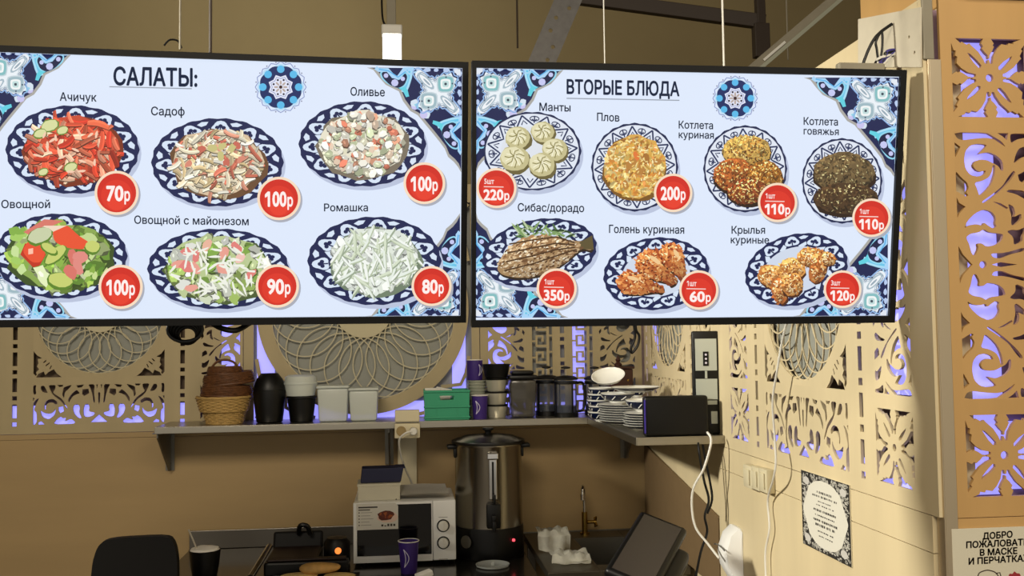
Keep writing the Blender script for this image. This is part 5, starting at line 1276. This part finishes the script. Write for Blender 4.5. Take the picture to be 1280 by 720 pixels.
# ------------------------------------------------------------------ right wall fittings
# white dispenser
p = PX(908, 695, X=XR-.05)
t = thing('soap_dispenser', 'white rounded plastic dispenser on the right wall at the bottom', 'dispenser', (XR-.013, p.y, p.z))
P = [(-.105, 0), (-.095, .02), (-.030, .055), (.03, .06), (.085, .05), (.10, .02), (.105, 0)]
b2 = bm_new(); out = [(-q[0]*.55, -q[1]) for q in P]
prof = [(0, -.09), (-.018, -.088), (-.052, -.03), (-.060, .02), (-.040, .075), (-.008, .10), (0, .10)]
V = []
for j in range(9):
    f = (j/8-.5); s_ = math.sqrt(max(0, 1-(2*f)**4))*.92+.08
    V.append([b2.verts.new((x*s_, f*.12, z*(.86+.14*s_))) for x, z in prof])
for a, b in zip(V, V[1:]):
    for i in range(len(prof)-1): b2.faces.new((a[i], a[i+1], b[i+1], b[i]))
b2.faces.new(V[0]); b2.faces.new(V[-1][::-1]); b2.normal_update(); obj('shell', b2, WHITEE, t, True)
bm = bm_new(); tube(bm, [(-.0615, -.055, .03), (-.062, -.02, .036), (-.0625, .02, .036), (-.061, .055, .03)], .0022, 6); obj('lever_line', bm, mat('grey_line', '6a6a66', .5), t)
# light switches / sockets on the right wall
for k, (pa_, pb_, q0, q1, lab) in enumerate(((939, 951, 583, 608, 'white wall switch on the right wall, the far one of the trio'), (950, 960, 585, 611, 'white wall switch on the right wall, the middle one of the trio'), (959, 970, 587, 614, 'white wall switch on the right wall, the near one of the trio'))):
    a_ = PX(pa_, q0, X=XR-.012); b_ = PX(pb_, q1, X=XR-.012); zz = PX((pa_+pb_)/2, (q0+q1)/2, X=XR-.012).z
    t = thing('wall_switch', lab, 'switch', (XR-.0125, (a_.y+b_.y)/2, zz), -math.pi/2)
    w = abs(a_.y-b_.y)/2; bm = bm_new(); box(bm, -w*.96, w*.96, -.028, -.0005, -.036, .036, .004); obj('housing', bm, CREAM, t, True)
    bm = bm_new(); box(bm, -w*.6, w*.6, -.033, -.0285, -.024, .024, .002); obj('rocker', bm, CREAM, t, True)
# hanging white wires on the right wall
def wire(name, label, pts, r, m, cat='cable'):
    bm = bm_new(); o_ = pts[0]; tube(bm, [Vector(p)-Vector(o_) for p in pts], r, 8, 6); o = obj(name, bm, m, None, True); o.location = o_; return tag(o, label, cat)
def rw(px, py, off=.02): p = PX(px, py, X=XR-off); return p
wire('hanging_wire', 'thin white wire hanging in front of the near right lattice panel', [rw(985, 395, .05), rw(977, 430, .05), rw(972, 460, .06), rw(966, 500, .06), rw(968, 540, .05), rw(970, 575, .06), rw(967, 598, .058), rw(960, 625, .03), rw(962, 660, .03), rw(957, 690, .03), rw(958, 730, .03)], .0035, WHITE)
ys = 3.28
wire('power_lead', 'white power lead looping down from the black box to the dispenser', [PX(884, 540, Y=ys), PX(889, 552, Y=ys-.02), PX(880, 585, Y=ys-.02), PX(867, 610, Y=ys), PX(865, 635, Y=ys), PX(870, 660, Y=ys-.02), PX(885, 680, Y=ys-.05), PX(899, 698, Y=ys-.1)], .0042, WHITE)
wire('black_lead', 'black power lead hanging under the side shelf, the left one', [PX(872, 547, Y=ys+.05), PX(874, 565, Y=ys+.02), PX(880, 600, Y=ys+.01), PX(886, 625, Y=ys), PX(881, 645, Y=ys), PX(884, 665, Y=ys), PX(876, 690, Y=ys), PX(868, 730, Y=ys)], .0042, BLACK)
wire('black_lead', 'black power lead hanging under the side shelf, the right one', [PX(877, 547, Y=ys+.06), PX(881, 570, Y=ys+.05), PX(888, 605, Y=ys+.04), PX(890, 625, Y=ys+.03), PX(884, 642, Y=ys+.03)], .0042, BLACK)
wire('looped_cable', 'black cable loop dangling below the right menu television near the corner', [PX(794, 396, Y=4.30), PX(795, 412, Y=4.30), PX(799, 420, Y=4.30), PX(797, 432, Y=4.30), PX(790, 441, Y=4.30), PX(789, 434, Y=4.30), PX(794, 420, Y=4.30), PX(791, 400, Y=4.30)], .006, BLACK)
# coiled cable bundle under left tv
t = thing('cable_coil', 'black coiled cable bundle hanging below the left menu television', 'cable', PX(233, 412, Y=2.16))
bm = bm_new()
for k in range(5): tube(bm, [((.036-.004*k)*math.cos(i*math.tau/20), .006*k-.012, -.003*k+(.026-.002*k)*math.sin(i*math.tau/20)) for i in range(20)], .0042, 7, 0, closed=True)
obj('coil', bm, BLACK, t, True)
wire('drooping_cable', 'black cable drooping just under the middle of the left menu television', [PX(262, 402, Y=2.12), PX(276, 410, Y=2.10), PX(295, 413, Y=2.10), PX(312, 404, Y=2.12)], .006, BLACK)
# poster on right wall
O_ = Vector((XR-.0135, 0, 0)); cs = [PX(a, b, X=XR-.0135) for a, b in ((1000, 588), (1060, 604), (1068, 710), (1007, 681))]
py0 = (cs[0].y+cs[3].y)/2; py1 = (cs[1].y+cs[2].y)/2; pz1 = (cs[0].z+cs[1].z)/2; pz0 = (cs[2].z+cs[3].z)/2
Wp, Hp = py0-py1, pz1-pz0
t = thing('notice_poster', 'ornate black and white notice sheet on the right wall below the lattice', 'poster', (XR-.0125, py0, pz0), -math.pi/2)
bm = bm_new(); box(bm, 0, Wp, -.003, -.0005, 0, Hp); obj('sheet', bm, PALE, t)
cv = Canvas(lambda x, z: (x*Wp, z*Hp), .0032, 2e-6)
cv.poly(rect(0, 1, 0, 1), '2a2826'); R_ = random.Random(11)
for i in range(700):
    x, z = R_.uniform(.03, .97), R_.uniform(.02, .98)
    d = abs(x-.5)/.5+abs(z-.5)/.62
    if d > .72: 
        if R_.random() < .5: cv.stroke([(x+.028*math.cos(q), z+.02*math.sin(q)) for q in [R_.uniform(0, 6)+k*.7 for k in range(6)]], .010, 'c4c2b8')
        else: cv.poly(blob(x, z, .022, .012, R_.uniform(0, 180), 7, .3, R_), 'bdbbb2')
for sx in (.12, .88):
    for sz in (.12, .88): cv.poly(blob(sx, sz, .07, .055, 0, 8, .1, R_), 'c9c7c2')
cv.poly(smooth2([(.5+.47*math.copysign(abs(math.cos(q))**1.1, math.cos(q))*(1-.10*abs(math.sin(4*q))), .5+.46*math.copysign(abs(math.sin(q))**.9, math.sin(q))*(1-.05*abs(math.sin(3*q)))) for q in [k*math.tau/48 for k in range(48)]], 1), 'dedcd0')
R_ = random.Random(4)
for z, w_, h_ in ((.78, .30, .022), (.725, .50, .020), (.66, .26, .010), (.61, .34, .012), (.54, .46, .022), (.475, .40, .014), (.41, .48, .022), (.35, .40, .024), (.27, .30, .014), (.21, .26, .012)):
    x = .5-w_/2
    while x < .5+w_/2:
        l = R_.uniform(.012, .035); cv.poly(rect(x, x+l, z-h_*R_.uniform(.5, .8), z+h_*R_.uniform(.5, .7)), '3a3834'); x += l+R_.uniform(.006, .014)+(0.02 if R_.random() < .14 else 0)
cv.build('printed_design', PRINT, t)
# sign on the column
a_ = PX(1188, 661, Y=YC); sxw = .36; 
t = thing('entry_sign', 'pale welcome sign with brown capital letters on the corner column', 'sign', (a_.x, YC-.0005, a_.z-.30))
bm = bm_new(); box(bm, 0, sxw, -.004, -.0005, 0, .30, .0005); obj('sign_plate', bm, PALE, t)
k_ = (1280-1188)/ (PX(1280, 680, Y=YC).x-a_.x)
def sg(px, py): p = PX(px, py, Y=YC); return p.x-a_.x, p.z-(a_.z-.30)
cv = Canvas(sg, .0045, 5e-6)
for s_, x0, y0, x1, y1, ch in (('ДОБРО', 1226.5, 673.5, 1264, 671, 8), ('ПОЖАЛОВАТЬ', 1206, 684.5, 1284, 680.5, 8), ('В МАСКЕ', 1223, 694, 1270, 691.5, 8), ('И ПЕРЧАТКАХ', 1209, 705, 1284.5, 700.5, 8)):
    cv.text(s_, x0, y0, x1, y1, ch, '40200e', .035)
cv.stroke(smooth2([(1220, 722), (1222, 715), (1232, 711.5), (1242, 714), (1247, 720), (1244, 734), (1226, 736)]), 1.3, '3a2a22', True)
cv.stroke([(1243, 716), (1248, 715), (1250, 722)], 1.3, '3a2a22')
cv.poly(smooth2([(1258, 722), (1260, 716), (1264, 717), (1266, 713), (1269, 716), (1273, 716), (1275, 722), (1274, 738), (1261, 738)]), '9c2c34')
cv.build('printed_text', PRINT, t)
# ------------------------------------------------------------------ above the kiosk
def beam(name, label, p, q, w, h, m, cat='beam', holes=0, up=(0, 0, 1)):
    p, q = Vector(p), Vector(q); d = (q-p); L = d.length; z = d.normalized(); x = Vector(up).cross(z).normalized() if abs(z.dot(Vector(up))) < .95 else Vector((1, 0, 0)); y = z.cross(x)
    t = thing(name, label, cat); M_ = Matrix((x, y, z)).transposed().to_4x4(); M_.translation = p; t.matrix_world = M_
    return t, L
a_, b_ = PX(668, 100, Y=4.9), PX(716, -14, Y=4.9)
t, L = beam('strut_channel', 'perforated grey steel channel slanting up behind the televisions', a_, b_, .13, .1, GALV, up=(0, 1, 0))
wv = .135
b2 = bm_new(); plate(b2, rect(-wv/2, wv/2, 0, L), [circ(sx, z, .011, 10) for z in [i*.075+.05 for i in range(int(L/.075)-1)] for sx in ((-.022,) if int(z*100) % 2 else (.022,))], .004)
Mr = Matrix.Rotation(0, 4, 'Z'); 
o = obj('web', b2, GALV, t)
bm = bm_new(); box(bm, -wv/2, -wv/2+.004, .004, .05, 0, L); box(bm, wv/2-.004, wv/2, .004, .05, 0, L); obj('flanges', bm, GALV, t)
# orient the web towards the viewer
d = (b_-a_).normalized(); n = (a_-CAM); n = (n-d*n.dot(d)).normalized(); x = n.cross(d).normalized(); M_ = Matrix((x, n, d)).transposed().to_4x4(); M_.translation = a_; t.matrix_world = M_
a_, b_ = PX(700, -6, Y=6.3), PX(956, 28, Y=6.0)
t, L = beam('roof_beam', 'dark brown roof beam crossing above the right television', a_, b_, .1, .12, DSTEEL); bm = bm_new(); box(bm, -.03, .03, -.045, .045, 0, L, .004); obj('beam_body', bm, DSTEEL, t)
a_, b_ = PX(952, 72, Y=6.0), PX(948, -20, Y=6.0)
t, L = beam('hanger_post', 'dark vertical hanger post meeting the roof beam', a_, b_, .1, .1, DSTEEL, cat='post'); bm = bm_new(); box(bm, -.028, .028, -.03, .03, 0, L, .004); box(bm, -.05, .05, -.035, .035, .0, .22, .004); obj('post_body', bm, DSTEEL, t)
a_, b_ = PX(935, 92, Y=4.3), PX(1052, -8, Y=4.3)
t, L = beam('track_rail', 'pale metal track rail running diagonally above the right television', a_, b_, .05, .05, RAILW, cat='rail'); 
d = (b_-a_).normalized(); n = (a_-CAM); n = (n-d*n.dot(d)).normalized(); x = n.cross(d).normalized(); M_ = Matrix((x, n, d)).transposed().to_4x4(); M_.translation = a_; t.matrix_world = M_
bm = bm_new(); box(bm, -.026, .026, .004, .03, 0, L, .003); obj('rail_body', bm, GREYS, t)
bm = bm_new(); box(bm, .010, .028, -.004, .0035, 0, L, .001) if x.z < 0 else box(bm, -.028, -.010, -.004, .0035, 0, L, .001); obj('bright_edge', bm, RAILW, t)
bm = bm_new(); box(bm, -.006, .006, -.003, .0035, .10, .24, .001); obj('slot_cover', bm, WHITE, t)
# led lamp
Yl = 5.2; a_ = PX(490, 45, Y=Yl)
t = thing('tube_lamp', 'bright white tube lamp hanging end-on above the left television', 'lamp', a_)
bm = bm_new(); box(bm, -.056, .056, -.045, .045, -.0, .052, .008); obj('end_cap', bm, WHITE, t)
bm = bm_new(); b2 = bm_new(); box(b2, -.050, .050, -.04, .04, -.17, -.0005, .012); merge(bm, b2); obj('diffuser', bm, LAMPW, t)
bm = bm_new(); box(bm, -.028, .022, -.01, .01, .053, .25, .003); obj('bracket', bm, GREYS, t)
bm = bm_new(); tube(bm, [(-.03, 0, .05), (-.05, 0, .10), (-.055, 0, .26)], .006, 6); obj('flex', bm, BLACKM, t)
ceil = 5.3
def hang(label, px, py, Y, r, m, name='suspension_wire', px2=None):
    a = PX(px, py, Y=Y); bm = bm_new(); tube(bm, [(0, 0, 0), ((px2 or 0), 0, ceil-a.z-.001)], r, 6, 0); o = obj(name, bm, m); o.location = a; tag(o, label, 'wire'); return o
hang('pale suspension wire holding the left television, nearer its left end', 225, 62, 2.05, .0022, GREYS)
hang('dark thicker cable rising from the left television, beside the pale wire', 263, 66, 2.06, .0035, DSTEEL, 'rising_cable')
hang('thin dark wire hanging between the lamp and the steel channel', 647, 60, 4.5, .005, DSTEEL)
hang('pale suspension wire holding the right television, left of its middle', 756, 82, 2.05, .0013, WHITE)
hang('pale suspension wire holding the right television, right of its middle', 905, 87, 2.05, .0022, WHITE)
hang('thin pale wire hanging behind the track rail', 985, 75, 4.6, .004, GREYS)
wire('bent_cable', 'short curled black cable at the top edge of the left television', [PX(205, 57, Y=2.06), PX(212, 50, Y=2.06), PX(222, 51, Y=2.06), PX(227, 60, Y=2.06)], .002, BLACK)
# grey sheet-metal plate and cable clutter on top of the right wall
Xp = XR-.014
pts = [PX(a, b, X=Xp) for a, b in ((1075, 24), (1153, 9), (1153, 84), (1075, 84))]
y0_ = pts[0].y; Q = [(y0_-p.y, p.z) for p in pts]
bm = bm_new(); plate(bm, Q, [circ(Q[1][0]-.05, Q[1][1]-.05, .004, 10), circ(Q[1][0]-.03, Q[1][1]-.09, .004, 10)], .004, -.005)
o = obj('metal_plate', bm, mat('pale_sheet_metal', 'd0c8b4', .6, var=.05), None); o.matrix_world = Matrix.Translation((Xp, y0_, 0)) @ Matrix.Rotation(-math.pi/2, 4, 'Z'); tag(o, 'pale grey metal plate at the top of the right wall by the column', 'plate')
Yq = 2.055
def q(px, py, y=Yq): return PX(px, py, Y=y)
wire('arched_cable', 'dark cable arching up behind the right television, its outer bow', [q(1076, 88), q(1084, 66), q(1092, 50), q(1101, 40), q(1115, 30)], .0035, BLACK)
wire('arched_cable', 'dark cable arching up behind the right television, its inner bow', [q(1099, 86), q(1096, 62), q(1095, 52), q(1102, 40), q(1103, 56), q(1100, 82)], .0028, BLACK)
t = thing('cable_bundle', 'violet and white twisted cable bundle behind the top right television corner', 'cable', q(1104, 84))
R_ = random.Random(3)
for k in range(6):
    o0 = q(1104, 84); pp = [q(1094+R_.uniform(-3, 4), 86)-o0, q(1100+R_.uniform(-6, 8), 76+R_.uniform(-4, 4))-o0, q(1112+R_.uniform(-5, 4), 68+R_.uniform(-4, 6))-o0, q(1124+R_.uniform(-3, 2), 61+R_.uniform(0, 4))-o0]
    bm = bm_new(); tube(bm, pp, .0045, 7, 5); obj('strand', bm, [mat('violet_wire', '3c3488', .5), WHITE, BLACK][k % 3], t, True)
t = thing('mount_arm', 'beige bracket lying behind the top edge of the right television', 'bracket', q(1070, 86))
bm = bm_new(); box(bm, -.045, .065, -.01, .01, -.01, .012, .004); obj('arm_body', bm, GREYS, t)
